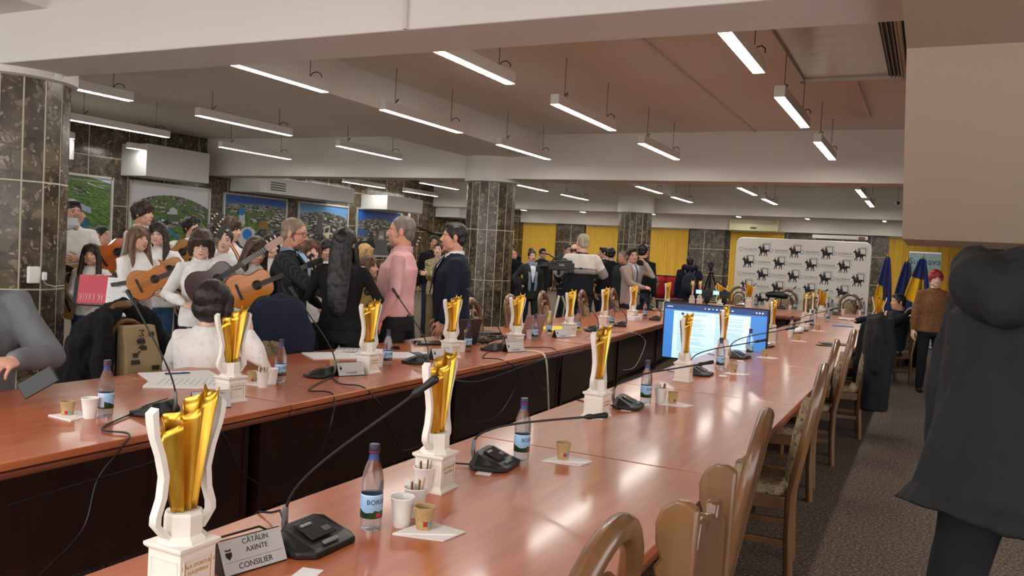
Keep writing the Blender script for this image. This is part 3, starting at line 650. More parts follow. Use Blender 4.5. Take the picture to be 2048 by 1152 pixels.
def mic_stem(t, lean, hgt, sway=0):
    cl = MB(); cl.tube([(-.03, .07, .012), (-.03, .082, .05), (-.03, .08, .1)], [.009, .01, .008], 8, round=True); cl.build('stem_socket', M('socket grey', (112, 112, 114), .35, metal=.5), t)
    P0 = V((-.03, .08, .09)); P3 = V((-.03+sway, .08-lean, .04+hgt)); P1 = P0+V((0, -.012, .1*min(1, hgt/.25))); P2 = P0*.55 + P3*.45 + V((0, 0, .035))
    pts = [P0*(1-q)**3 + P1*3*q*(1-q)**2 + P2*3*q*q*(1-q) + P3*q**3 for q in [i/14 for i in range(15)]]
    s = MB().tube(pts, .0045, 7).build('gooseneck', stemm, t)
    d = (pts[-1]-pts[-2]).normalized(); a = pts[-1]
    MB().tube([a-d*.012, a, a+d*.012, a+d*.02, a+d*.07], [.006, .011, .0115, .0085, .0125], 10, round=True).build('microphone_head', stemm, s)
    return t
mb0 = [None]
def mic(p, rz, lean, hgt, sway, label, group, cable=None):
    t = thing('conference_microphone', label, 'microphone', (p.x, p.y, TZ), rz, group)
    if mb0[0] is None: mb0[0] = mic_base(t)
    else:
        o = mb0[0].copy(); COL.objects.link(o); o.parent = t
        for ch in mb0[0].children: c = ch.copy(); COL.objects.link(c); c.parent = o
    mic_stem(t, lean, hgt, sway)
    if cable: MB().tube(cable, .0035, 6).build('cable', black, t)
    return t
# ---------------------------------------------------------------- bottles, cups, cards
def pet_mat():
    T = NT('clear bottle plastic'); b = T.b; b.inputs['Base Color'].default_value = C(232, 242, 252); b.inputs['Roughness'].default_value = .04; b.inputs['Transmission Weight'].default_value = 1; b.inputs['IOR'].default_value = 1.3
    tr = T.add('ShaderNodeBsdfTransparent'); tr.inputs[0].default_value = C(236, 244, 252); m = T.n.new('ShaderNodeMixShader'); m.inputs[0].default_value = .5
    T.l.new(b.outputs[0], m.inputs[1]); T.l.new(tr.outputs[0], m.inputs[2]); T.l.new(m.outputs[0], T.out.inputs[0]); return T.m
pet = pet_mat(); capm = M('dark bottle cap', (32, 26, 58), .35)
def label_mat():
    T = NT('bottle label'); t = T.add('ShaderNodeTexCoord'); s = T.add('ShaderNodeSeparateXYZ', Vector=t.outputs['Object'])
    n = T.noise(t.outputs['Object'], 16, 4); h = T.math('ADD', .07, T.math('ADD', T.math('MULTIPLY', s.outputs[0], -.35), T.math('MULTIPLY', T.math('SUBTRACT', n, .5), .07))); z = s.outputs[2]
    c = T.mix(T.math('GREATER_THAN', z, h), T.ramp(n, [(.35, C(14, 34, 20)), (.65, C(50, 92, 46))]), C(150, 190, 226)); c = T.mix(T.math('GREATER_THAN', z, .108), c, C(196, 214, 232))
    T.set(T.b, 'Base Color', c); T.b.inputs['Roughness'].default_value = .35; return T.m
labm = label_mat(); stripe = M('neck label blue', (40, 62, 130), .4)
def wrap(me, r, a0, z):
    for v in me.vertices:
        a = a0 + v.co.x/r; rr = r+v.co.z; v.co = V((rr*math.cos(a), rr*math.sin(a), z+v.co.y))
    return me
def make_bottle():
    t = thing('water_bottle', 'x', 'bottle')
    pr = [(0, .006), (.018, .003), (.026, .0), (.031, .004), (.0335, .018), (.0325, .03), (.0335, .036), (.0335, .115), (.0345, .125), (.034, .15), (.03, .175), (.022, .2), (.0155, .215), (.0135, .228), (.0135, .238), (0, .238)]
    MB().lathe(pr, 24).build('bottle_body', pet, t, smooth=60)
    MB().lathe([(.016, .236), (.0165, .24), (.0165, .258), (.015, .262), (0, .262)], 18).build('cap', capm, t, smooth=30)
    MB().lathe([(.0165, .216), (.0145, .226), (.0143, .236), (.0138, .236)], 18).build('neck_label', stripe, t)
    MB().lathe([(.01665, .2385), (.01665, .2415)], 18).build('tamper_ring', M('red ring', (170, 40, 52), .4), t)
    lb = MB(); lb.rings([[V((r*math.cos(2*PI*j/28), r*math.sin(2*PI*j/28), z)) for j in range(28)] for r, z in ((.0336, .04), (.0341, .041), (.0341, .111), (.0336, .112))], cap=False)
    L = lb.build('label', labm, t)
    put(wrap(text_mesh('BORSEC', .021, .0003), .0343, 0, .09), 'label_lettering', M('label navy ink', (24, 34, 84), .4), L, None, 0)
    def patch(a, w, z0, z1, nm, m): 
        MB().grid(lambda u, v: V((.0344*math.cos(a+(u-.5)*w/.034), .0344*math.sin(a+(u-.5)*w/.034), z0+(z1-z0)*v)), 8, 1).build(nm, m, L, fix=False)
    patch(PI, .045, .046, .106, 'back_panel', M('label back', (190, 200, 214), .4)); patch(.0, .016, .045, .056, 'red_mark', M('label red', (190, 40, 44), .4))
    return t
bottle0 = make_bottle(); bn = [0]
def bottle(p, rz, label, group, src=None):
    loc = (p.x, p.y, TZ)
    if bn[0]: return dup(bottle0, loc, rz, label, group)
    bn[0] = 1; bottle0.location = loc; bottle0.rotation_euler.z = rz; return tag(bottle0, label, 'bottle', group)
tan = M('kraft coffee cup', (190, 160, 112), .7, var=.14, vscale=70); whitecup = M('white cup', (240, 238, 236), .55); coffee = M('coffee', (42, 22, 12), .1)
def cup_prof(r0, r1, h): return [(0, 0.002), (r0, 0), (r0+(r1-r0)*.5, h*.5), (r1, h-.003), (r1+.002, h-.001), (r1+.0015, h+.002), (r1-.0015, h+.001), (r1-.003, h-.004), (r0+.002, .012), (0, .012)]
def make_cup(kind):
    nm = {'coffee': 'coffee_cup', 'white': 'paper_cup', 'stir': 'stirrer_cup'}[kind]; t = thing(nm, 'x', 'cup')
    if kind == 'coffee':
        MB().lathe(cup_prof(.023, .032, .068), 24).build('cup', tan, t); MB().lathe([(0, .05), (.028, .0505)], 24).build('coffee', coffee, t)
        MB().grid(lambda u, v: V(((.0254+.002*v)*math.cos(-1.1+u*.5), (.0254+.002*v)*math.sin(-1.1+u*.5), .012+.016*v)), 6, 1).build('red_mark', M('cup red', (186, 44, 40), .5), t, fix=False)
        MB().grid(lambda u, v: V(((.0254+.002*v)*math.cos(-.58+u*.4), (.0254+.002*v)*math.sin(-.58+u*.4), .012+.016*v)), 6, 1).build('blue_mark', M('cup blue', (90, 170, 196), .5), t, fix=False)
    else:
        MB().lathe(cup_prof(.026, .037, .092), 24).build('cup', whitecup, t)
        if kind == 'stir':
            st = [M('stirrer wood', (206, 182, 140), .6), M('sugar packet white', (232, 230, 224), .6), M('sugar packet brown', (126, 86, 56), .6)]
            for k in range(7):
                a = k*2.4; x, y = .018*math.cos(a), .018*math.sin(a)
                MB().box((x*1.2, y*1.2, .07), (.011 if k % 3 else .006, .002, .1+.012*math.sin(k*3)), R=Matrix.Rotation(a, 3, 'Z') @ Matrix.Rotation(.14, 3, 'Y')).build('stirrer' if k % 3 == 0 else 'sugar_packet', st[k % 3], t, smooth=0)
    return t
CUPS = {k: [make_cup(k), 0] for k in ('coffee', 'white', 'stir')}
def cup(kind, p, label, group, rz=0, z=TZ):
    c = CUPS[kind]; loc = (p.x, p.y, z)
    if c[1]: return dup(c[0], loc, rz, label, group)
    c[1] = 1; c[0].location = loc; c[0].rotation_euler.z = rz; return tag(c[0], label, 'cup', group)
napm = M('napkin', (240, 238, 236), .8)
def napkin(p, rz, label):
    mb = MB(); mb.prism([(-.1, -.06), (.06, -.075), (.11, .02), (-.02, .09)], .0005, .004, 'z'); mb.prism([(-.1, -.06), (.09, -.02), (-.02, .09)], .004, .007, 'z')
    return tag(mb.build('paper_napkin', napm, None, (p.x, p.y, TZ), smooth=0, rot=(0, 0, rz)), label, 'napkin', 'napkins under the coffee cups')
def card(p, rz, label):
    return tag(MB().box((0, 0, .001), (.06, .085, .001)).build('paper_card', paper, None, (p.x, p.y, TZ), smooth=0, rot=(0, 0, rz)), label, 'card', 'small cards by the microphones')
plate_w = M('name plate silver', (206, 206, 208), .35, metal=.3)
def nameplate(p, rz, lines, label, group='name plates'):
    """local +y faces the reader"""
    t = thing('name_plate', label, 'name plate', (p.x, p.y, TZ), rz, group); L = .19
    MB().prism([(-.045, 0), (.04, 0), (-.004, .085)], -L/2, L/2, 'x').build('stand', black, t, smooth=0, bevel=.002)
    a = math.atan2(.085, -.044); c = V((0, .0195, .0435)); th = math.atan2(.044, .085)
    R = Matrix.Rotation(th, 3, 'X')
    f = MB().box(c, (L-.004, .002, .088), R=R).build('front_sheet', plate_w, t, smooth=0)
    for tx, s, dz in lines:
        put(text_mesh(tx, s, .0003), 'lettering', ink, f, c+R @ V((-.012 if dz > -.01 else .0, .0016, dz)), 0, rot=Matrix(((-1, 0, 0), (0, -math.sin(th), math.cos(th)), (0, math.cos(th), math.sin(th)))).to_euler())
    mk = MB(); mk.prism([(-.009, .006), (.009, .006), (.009, -.004), (0, -.014), (-.009, -.004)], .0012, .0018); mk.prism([(-.007, .009), (.007, .009), (.009, .015), (0, .012), (-.009, .015)], .0012, .0018)
    o = mk.build('crest', ink, f, c+R @ V((.072, 0, .006)), smooth=0, rot=(th, 0, 0))
    MB().box(c+R @ V((0, .0012, -.014)), (.17, .0004, .0008), R=R).build('rule', ink, f, smooth=0)
    return t
# ---- right-hand table: seat sets counted from the camera
TY = [1.43, 2.55, 4.24, 5.95, 7.3, 9.72]
SEAT = ['nearest the camera', 'second from the camera', 'third from the camera', 'fourth from the camera', 'fifth from the camera', 'sixth from the camera', 'seventh from the camera', 'eighth from the camera', 'ninth from the camera']
GR = ' on the right-hand table'
for k, y in enumerate(TY): trophy(V((-1.56+.02*(k % 2), y, 0)), 'gold and white trophy%s, %s' % (GR, SEAT[k]), 'trophies on the right-hand table', .06*math.sin(k*2.1))
for k, (x, y) in enumerate(((-1.6, 13.0), (-1.62, 14.0))): trophy(V((x, y, 0)), 'gold and white trophy far down the right-hand table, %s seat from the camera' % ORD[6+k], 'trophies on the right-hand table', .1)
N1 = dict(n=onz(495, 1125, TZ))
mics = [((665, 1100), .38, .43, .06), ((955, 925), .44, .19, .1), ((1243, 812), .47, .24, .1), ((1424, 752), .47, .25, .1), ((1472, 715), .47, .26, .12), ((1516, 692), .47, .26, .1), ((1600, 661), .45, .28, .1), ((1676, 630), .45, .28, .1)]
for k, ((px, py), le, h, sw) in enumerate(mics):
    p = onz(px, py, TZ); p.x = -1.52
    cb = None
    if k < 5: cb = [(-.06, .06, .01), (-.09, .12, .012), (-.05, .22, .006), (.02, .3, .004), (.03, .36, -.03), (.03, .38, -.15)] if k else [(-.03, .07, .012), (-.08, .13, .05), (-.16, .19, .03), (-.2, .25, .008), (-.21, .33, .004), (-.22, .36, -.03), (-.22, .37, -.3)]
    mic(p, PI/2+.15*math.sin(k), le, h, sw, 'black gooseneck microphone unit%s, %s' % (GR, SEAT[k]), 'microphones on the right-hand table', cb)
MB().tube([(.0, .1, .03), (.06, .18, .05), (.1, .25, .02), (.12, .32, .004), (.12, .36, -.04), (.12, .37, -.3)], .004, 6).build('cable', black, [o for o in bpy.data.objects if o.name == 'conference_microphone'][0])
bots = [(752, 1060), (1041, 920), (1298, 808), (1427, 738), (1474, 710), (1567, 673), (1612, 655), (1640, 640)]
for k, q in enumerate(bots):
    p = onz(*q, TZ); p.x = -1.47
    bottle(p, [-.3, -.1, -.1, 0, .2, .1, .3, .4][k], 'clear water bottle with mountain label%s, %s' % (GR, SEAT[k]), 'water bottles on the right-hand table')
for k, q in enumerate([(860, 1064), (1108, 917), (1347, 809), (1464, 747), (1508, 713), (1592, 682), (1637, 662)]):
    p = onz(*q, TZ); p.x = -1.33
    cup('coffee', p, 'tan paper coffee cup%s, %s' % (GR, SEAT[k]), 'coffee cups on the right-hand table', z=TZ+.007)
    napkin(p+V((.02, .0, 0)), .35-.05*k, 'white napkin under the tan coffee cup%s, %s' % (GR, SEAT[k]))
for q, kd, l in (((803, 1052), 'white', 'empty white paper cup in front of the nearest bottle'), ((829, 1031), 'stir', 'white cup full of stirrers and sugar sachets by the nearest trophy pair'), ((1320, 806), 'stir', 'white cup with wooden stirrers behind the third bottle'), ((1447, 735), 'white', 'white cup beside the fourth bottle of the right-hand table'), ((1497, 710), 'stir', 'white cup with stirrers beside the fifth bottle of the right-hand table'), ((1580, 676), 'white', 'white cup beside the sixth bottle of the right-hand table'), ((1622, 655), 'white', 'white cup beside the seventh bottle of the right-hand table'), ((846, 985), 'stir', 'white cup with sachets hidden behind the second trophy')):
    p = onz(*q, TZ); cup(kd, p, l, 'white cups on the right-hand table')
for k, q in enumerate([(612, 1150), (970, 945), (1252, 820), (1446, 752), (1480, 722)]): card(onz(*q, TZ), .25, 'small white card before the microphone%s, %s' % (GR, SEAT[k]))
for q, l in (((1700, 640), 'white open magazine far along the right-hand table'), ((1690, 652), 'blue and white folder under the magazine on the right-hand table')):
    p = onz(*q, TZ); tag(MB().box((0, 0, .006 if 'open' not in l else .018), (.3, .42, .011)).build('magazine' if 'open' in l else 'paper_folder', paper if 'open' in l else M('folder blue white', (120, 130, 170), .5), None, (p.x-.03, p.y, TZ), smooth=0, rot=(0, 0, .1)), l, 'paper')
p = onz(1672, 689, TZ)
t = thing('closed_tablet', 'dark closed tablet lying on the right-hand table', 'tablet', (p.x-.02, p.y, TZ), .3); MB().box((0, 0, .006), (.32, .22, .012)).build('case', black, t, smooth=0, bevel=.004); MB().box((0, .0, .0125), (.28, .18, .001)).build('screen', micpanel, t, smooth=0)
t = thing('dark_phone', 'dark phone in front of the closed tablet', 'phone', (p.x-.08, p.y-.3, TZ), .5); MB().box((0, 0, .005), (.2, .09, .009)).build('case', black, t, smooth=0, bevel=.003); MB().box((0, 0, .01), (.18, .075, .001)).build('screen', micpanel, t, smooth=0)
p = onz(1590, 668, TZ); mb = MB(); mb.ell((0, 0, .03), (.09, .12, .035)); mb.ell((.05, .02, .05), (.05, .07, .035))
organic(mb, 'crumpled_napkin', napm, None, .01, amp=.012, asc=30, loc=(p.x-.02, p.y+.25, TZ)); tag(JOBS[-1][0], 'crumpled white napkin by the sixth bottle of the right-hand table', 'napkin')
nameplate(onz(497, 1130, TZ)+V((.0, 0, 0)), -PI/2-.22, [('CĂTĂLIN', .019, .03), ('AXINTE', .019, .008), ('CONSILIER', .021, -.029)], 'silver name plate on the right-hand table, beside the nearest trophy')
# ---- left-hand table
GL = ' on the left-hand table'
lt = [(460, 802), (735, 745), (900, 715), (1030, 698), (1137, 672), (1207, 655), (1264, 640), (1333, 621)]
for k, q in enumerate(lt): trophy(onz(*q, TZ), 'gold and white trophy%s, %s' % (GL, SEAT[k]), 'trophies on the left-hand table', .08*math.sin(k*1.7)-.1)
for k, (q, le, h, sw) in enumerate([((312, 826), .26, .47, -.04), ((642, 752), .26, .46, .06), ((832, 725), .24, .44, .05), ((985, 700), .3, .42, 0), ((1183, 662), .3, .38, .1), ((1240, 652), .3, .3, .1), ((1310, 640), .3, .3, .05)]):
    p = onz(*q, TZ)
    mic(p, -PI/2+(.3, .25, .2, .15, .5, .4, .3)[k], le, h, sw, 'black gooseneck microphone unit%s, %s' % (GL, SEAT[k]), 'microphones on the left-hand table')
for k, (q, a) in enumerate([((211, 832), 2.2), ((560, 764), .4), ((774, 732), .3), ((935, 703), .5), ((1069, 681), .6), ((1154, 664), .2), ((1223, 652), .2), ((1289, 637), .2)]):
    bottle(onz(*q, TZ), a-.6, 'clear water bottle with dark cap%s, %s' % (GL, SEAT[k]), 'water bottles on the left-hand table')
t = bottle(onz(1097, 671, TZ), 1, 'water bottle with yellow top and blue bottom label behind the yellow folder', 'odd bottles')
yb = M('yellow label', (220, 200, 60), .4); 
for ch in t.children:
    if ch.name.startswith('cap'): ch.data = ch.data.copy(); ch.data.materials[0] = M('pale cap', (214, 206, 206), .4)
    if ch.name.startswith('neck_label'): ch.data = ch.data.copy(); ch.data.materials[0] = yb
for q, kd, l in (((135, 832), 'coffee', 'tan coffee cup on a napkin, nearest the gray-sweatered man'), ((179, 836), 'white', 'white paper cup beside the leftmost water bottle'), ((505, 765), 'coffee', 'tan coffee cup right of the nearest left-hand trophy'), ((525, 775), 'stir', 'white cup with stirrers right of the nearest left-hand trophy'), ((543, 768), 'white', 'white cup between stirrer cup and second bottle of the left-hand table'), ((668, 742), 'coffee', 'tan coffee cup behind the second left-hand microphone'), ((757, 733), 'white', 'white cup right of the second left-hand trophy'), ((923, 704), 'white', 'white cup right of the third left-hand trophy'), ((1058, 678), 'white', 'white cup in front of the open laptop'), ((1147, 668), 'white', 'white cup right of the fifth left-hand trophy'), ((1280, 641), 'white', 'white cup far along the left-hand table')):
    cup(kd, onz(*q, TZ), l, 'cups on the left-hand table')
napkin(onz(140, 833, TZ), 2.0, 'white napkin under the tan cup nearest the gray-sweatered man'); napkin(onz(505, 767, TZ), 2.2, 'white napkin under the tan cup by the nearest left-hand trophy')
nameplate(onz(420, 815, TZ), -PI/2-.42, [('MIHAI-DUMITRU', .016, .03), ('CRĂCIUN', .016, .01), ('CONSILIER', .017, -.028)], 'white name plate on the left-hand table beside its nearest trophy')
for k, q in enumerate([(698, 750), (882, 718), (1027, 703), (1122, 675)]):
    nameplate(onz(*q, TZ), -PI/2-.42, [('CONSILIER', .017, -.028)], 'white name plate on the left-hand table, %s from the camera' % ORD[k+1])
def sheet(q, w, h, rz, label, n=3, cat='paper', m=paper, text=True):
    p = onz(*q, TZ); t = thing('paper_sheets', label, cat, (p.x, p.y, TZ), rz)
    MB().box((0, 0, n*.001), (w, h, n*.002)).build('sheet', m, t, smooth=0)
    if text:
        mb = MB()
        for i in range(10): mb.box((-.01*(i % 3), h*.38-i*h*.08, n*.002+.0003), (w*.78-.02*(i % 3), .003, .0002))
        mb.build('printed_lines', M('print grey', (120, 122, 126), .6), t, smooth=0)
    return t
sheet((375, 768), .3, .42, -.9, 'stack of printed papers in front of the woman in white', 6); sheet((360, 752), .3, .42, -.5, 'blank upper sheet with a pen on it in front of the woman in white', 3, text=False)
p = onz(355, 751, TZ); t = thing('ballpoint_pen', 'dark blue pen lying on the white sheet', 'pen', (p.x, p.y, TZ+.014), 1.05); MB().cap((-.07, 0, 0), (.07, 0, 0), .005, .004, 8).build('barrel', M('pen blue', (30, 36, 110), .3), t); MB().box((.04, 0, .006), (.04, .003, .003)).build('clip', silver, t, smooth=0)
sheet((680, 712), .34, .5, -.6, 'white open papers in front of the woman in black', 4, text=False); sheet((725, 703), .3, .42, -1.0, 'white papers behind the second left-hand trophy', 4, text=True)
t = sheet((815, 712), .32, .44, -.7, 'printed brochure with dark blue stripe in front of the pink shirt', 5); MB().box((0, .1, .0105), (.32, .09, .001)).build('blue_stripe', M('brochure blue', (44, 50, 104), .5), t, smooth=0)
p = onz(790, 697, TZ); t = thing('dark_phone', 'dark phone lying right of the third bottle of the left-hand table', 'phone', (p.x, p.y, TZ), -.9); MB().box((0, 0, .005), (.16, .08, .009)).build('case', black, t, smooth=0, bevel=.003); MB().box((0, 0, .0098), (.14, .07, .001)).build('screen', micpanel, t, smooth=0)
p = onz(835, 688, TZ); t = thing('computer_mouse', 'black computer mouse in front of the pink shirt', 'mouse', (p.x, p.y, TZ), .5); MB().ell((0, 0, .014), (.035, .06, .022)).build('shell', black, t); MB().tube([(0, .03, .03), (0, .045, .028)], .006, 6).build('wheel', key, t)
p = onz(868, 688, TZ); t = thing('flat_black_notebook', 'flat black notebook beside the computer mouse', 'notebook', (p.x, p.y, TZ), -.8); MB().box((0, 0, .009), (.24, .36, .018)).build('cover', black, t, smooth=0, bevel=.004); MB().box((0, -.002, .009), (.236, .36, .012)).build('pages', paper, t, smooth=0)
def laptop(q, rz, label, col, depth=.24):
    p = onz(*q, TZ); t = thing('laptop', label, 'laptop', (p.x, p.y, TZ), rz); m = M('laptop '+label[:8], col, .35, metal=.5)
    MB().box((0, -.12, .008), (.34, depth, .016)).build('keyboard_base', m, t, smooth=0, bevel=.004)
    R = Matrix.Rotation(-.25, 3, 'X'); l = MB().box(V((0, 0, .016))+R @ V((0, 0, .115)), (.34, .008, .23), R=R).build('lid', m, t, smooth=0, bevel=.003)
    MB().box(V((0, -.005, .016))+R @ V((0, 0, .118)), (.31, .004, .2), R=R).build('screen', micpanel, l, smooth=0); MB().box(V((0, .0045, .016))+R @ V((0, 0, .12)), (.05, .001, .025), R=R).build('lid_mark', M('lid mark', (226, 214, 210), .3), l, smooth=0, bevel=.004)
laptop((926, 690), -PI/2-.3, 'dark grey open laptop behind the third left-hand trophy', (72, 66, 66)); laptop((1062, 676), -PI/2-.2, 'rose grey open laptop with its lid towards the room', (176, 152, 146))
p = onz(1112, 658, TZ); tag(MB().box((0, 0, .006), (.36, .5, .012)).build('yellow_folder', M('folder yellow', (240, 214, 20), .5), None, (p.x, p.y, TZ), smooth=0, rot=(0, 0, -.3)), 'bright yellow folder on the left-hand table', 'folder')
p = onz(975, 686, TZ); mb = MB()
for k in range(6): mb.tube([(.14*math.cos(a*1.3+k)*(1-.06*k)+.02*math.sin(3*a+k), .2*math.sin(a*1.1+k*2), .01+.05*abs(math.sin(a*.9+k))) for a in [i*.35 for i in range(14)]], .006, 6)
tag(mb.build('cable_bundle', black, None, (p.x, p.y, TZ)), 'tangle of black cables in front of the rose grey laptop', 'cable')
p = onz(965, 668, TZ); tag(MB().box((0, 0, .012), (.22, .34, .024)).build('network_switch', black, None, (p.x, p.y, TZ), smooth=0, bevel=.004, rot=(0, 0, -.4)), 'flat black device behind the cable tangle', 'device')
t = thing('tissue_box', 'small white box far along the left-hand table', 'box', onz(1268, 641, TZ), -.1); MB().box((0, 0, .03), (.12, .24, .06)).build('carton', paper, t, smooth=0, bevel=.004); MB().prism(circ(0, 0, .035, .07, 14), .058, .062, 'z').build('opening', M('box opening', (150, 150, 156), .7), t, smooth=0)
# cables hanging over the inner edge of the left-hand table
def hang(pts, label, m=black, r=.0045):
    P = [V(p) for p in pts]; out = []
    for i in range(len(P)-1):
        a, b, c, d = P[max(i-1, 0)], P[i], P[i+1], P[min(i+2, len(P)-1)]
        for k in range(7):
            q = k/7; out.append(.5*((2*b)+(c-a)*q+(2*a-5*b+4*c-d)*q*q+(3*b-a-3*c+d)*q**3))
    out.append(P[-1]); tag(MB().tube(out, r, 6).build('hanging_cable', m), label, 'cable', 'cables hanging from the left-hand table')
X = -2.9
E3 = lambda px, py: onx(px, py, X)
LM = [2.81, 4.23, 5.23, 6.42, 9.01, 10.04, 11.57]
def hx(a, pts, label, m=black, r=.0045): hang([V((-3.36, min(LM, key=lambda m_: abs(m_-onx(*a, -2.95).y)), .757)), V((-3.15, onx(*a, -2.95).y, .757)), V((-2.98, onx(*a, -2.95).y, .757))]+[E3(*q) for q in pts], label, m, r)
hx((268, 868), [(240, 900), (195, 960), (165, 1060), (80, 1150)], 'black cable running from the first left-hand microphone towards the lower left corner')
hx((672, 795), [(666, 830), (640, 900), (570, 965), (530, 972), (480, 940), (455, 885), (440, 860)], 'long drooping cable loop below the second left-hand microphone')
hx((735, 775), [(760, 810), (775, 850), (800, 895), (815, 900), (845, 885), (880, 835)], 'black cable loop beside the second left-hand name plate')
hx((1085, 695), [(1092, 720), (1096, 780), (1098, 830), (1100, 860)], 'thick cream cable hanging below the rose grey laptop', M('cream cable', (226, 216, 188), .5), .008)
hx((1010, 705), [(1033, 740), (1030, 775), (1005, 820), (980, 840), (950, 845)], 'black cable drooping below the fourth left-hand microphone')
hx((1115, 690), [(1122, 720), (1112, 760), (1095, 779), (1075, 770), (1060, 740)], 'black cable loop right of the cream cable')
hx((1205, 670), [(1218, 690), (1205, 712), (1190, 715)], 'pale grey cable hanging below the fifth left-hand microphone', M('grey cable', (150, 148, 150), .5))
hx((1275, 655), [(1290, 680), (1285, 705), (1268, 735), (1245, 740)], 'grey cable hanging below the sixth left-hand microphone', M('grey cable', (150, 148, 150), .5))
hang([E3(0, 1015), E3(150, 970), E3(300, 925), E3(430, 870)], 'thin black cable strung along under the left-hand table')
hang([E3(905, 760), E3(960, 762), E3(1040, 735), E3(1105, 712)], 'thin black cable strung under the table near the cream cable')
def hz(q):
    p = onz(*q, TZ); return V((cl_(p.x, -4.05, -.45), min(p.y, 17.6), TZ))
cl_ = lambda v, a, b: max(a, min(b, v))
# ---------------------------------------------------------------- head table things
for q, l in (((1440, 622), 'gold trophy at the left end of the head table'), ((1497, 615), 'gold trophy in front of the leftmost head table chair'), ((1642, 634), 'frontal gold trophy beside the right-hand table far end'), ((1755, 652), 'gold trophy on the right end of the tables, before the flag')):
    p = onz(*q, TZ); trophy(p, l, 'trophies facing the room at the head table', PI/2)
for q, l in (((1383, 612), 'trophy half hidden behind the screen, left of the tripods'), ((1398, 612), 'trophy half hidden behind the screen, nearest the tripods')): trophy(onz(*q, TZ), l, 'trophies behind the screen', .3)
for k, q in enumerate([(1482, 612), (1560, 618), (1620, 626)]):
    t = mic(hz(q), 0, .3, .4, .3, 'gooseneck microphone on the head table, %s from the left' % ORD[k], 'microphones on the head table')
for k, q in enumerate([(1522, 612), (1590, 620), (1663, 626), (1730, 628)]): bottle(hz(q), 0, 'water bottle on the head table, %s from the left' % ORD[k], 'water bottles on the head table')
for k, q in enumerate([(1487, 611), (1510, 611), (1537, 615), (1580, 620), (1650, 628), (1690, 626), (1720, 630)]): cup('white', hz(q), 'white cup on the head table, %s from the left' % ORD[k], 'white cups on the head table')
# ---------------------------------------------------------------- big screen between the tables
def emis(name, col, s): return M(name, col, .3, emit=s)
t = thing('display_screen', 'large flat display showing a two page document between the tables', 'television', (-1.94, 8.6, 0), 0)
W, H, zc = 1.08, .6, .88
MB().box((0, .02, zc), (W, .05, H)).build('bezel', black, t, smooth=0, bevel=.006)
s = MB().box((0, -.007, zc), (W-.03, .004, H-.035)).build('screen_image', emis('screen blue', (58, 118, 186), SCR), t, smooth=0)
MB().box((0, -.011, zc+H/2-.045), (W-.03, .002, .055)).build('title_bar', emis('screen navy', (34, 58, 104), SCR), s, smooth=0)
MB().box((-.03, -.011, zc-.035), (.79, .002, H-.105)).build('document_page', emis('screen page', (186, 226, 252), SCR*1.1), s, smooth=0)
mb = MB(); random.seed(3)
for col in (-1, 1):
    for i in range(30):
        z = zc+.17-.0145*i if col > 0 else zc+.13-.0135*i
        if z < zc-.27 or random.random() < .12: continue
        w = .3*(random.uniform(.75, 1) if random.random() < .8 else .4); mb.box((-.03+col*.195-(.3-w)/2, -.0135, z), (w, .001, .0045))
mb.box((-.16, -.0135, zc+.19), (.2, .001, .006)); mb.box((-.17, -.0135, zc+.178), (.16, .001, .005))
mb.build('document_text', emis('screen text', (112, 150, 190), SCR*.85), s, smooth=0)
mb = MB(); mb.prism([(-.345, zc+.2), (-.315, zc+.2), (-.315, zc+.18), (-.33, zc+.165), (-.345, zc+.18)], -.0145, -.0135); mb.build('crest', emis('screen crest', (36, 70, 130), SCR*.8), s, smooth=0)
mb = MB()
for i in range(8): mb.box((-.1+i*.04, -.0135, zc+H/2-.045), (.02 if i % 2 else .01, .001, .01))
for i in range(3): mb.box((.42+i*.03, -.0135, zc+H/2-.045), (.014, .001, .014))
mb.box((-.47, -.0135, zc+H/2-.045), (.06, .001, .008)); mb.build('tool_icons', emis('screen icons', (220, 232, 248), SCR), s, smooth=0)
for sx in (-1, 1):
    MB().box((sx*.25, .08, .3), (.06, .04, .6)).build('stand_post', blackm, t, smooth=0); MB().box((sx*.25, .05, .02), (.07, .55, .04)).build('stand_foot', blackm, t, smooth=0)
MB().box((0, .08, .62), (.56, .04, .06)).build('stand_bar', blackm, t, smooth=0)
# ---------------------------------------------------------------- cameras on tripods
def tripod(px, pytop, Z, label, cat='camera', lcd=True, legm=blackm, spread=.35, face=0, big=False):
    p = atZ(px, pytop, Z); t = thing('camera_tripod', label, cat, (p.x, p.y, 0), face); H = p.z-.14
    MB().tube([(0, 0, H*.45), (0, 0, H)], .016, 8).build('centre_column', blackm, t); MB().box((0, 0, H-.02), (.07, .07, .07)).build('head', blackm, t, smooth=0, bevel=.01)
    for k in range(3):
        a = k*2*PI/3+.5; c, s = math.cos(a), math.sin(a)
        l = MB().tube([(c*.03, s*.03, H-.1), (c*spread*.55, s*spread*.55, H*.45), (c*spread, s*spread, 0)], [.018, .015, .01], 8).build('leg', legm, t)
        MB().tube([(c*spread*.5, s*spread*.5, H*.52), (c*spread*.58, s*spread*.58, H*.42)], .022, 8).build('leg_clamp', blackm, l)
    if big: return t, H
    b = MB(); b.box((0, 0, H+.07), (.14, .07, .1)); b.box((0, 0, H+.13), (.06, .05, .03)); b.build('camera_body', black, t, smooth=0, bevel=.01)
    MB().lathe([(.035, 0), (.037, .05), (.034, .1), (.02, .1)], 14).build('lens', black, t, (0, .03, H+.07), rot=(-PI/2, 0, 0))
    if lcd:
        l = MB().box((-.12, -.02, H+.09), (.1, .012, .07)).build('flip_display', black, t, smooth=0); MB().box((-.12, -.027, H+.09), (.088, .002, .058)).build('display_image', emis('lcd pale', (170, 220, 236), SCR), l, smooth=0)
    return t
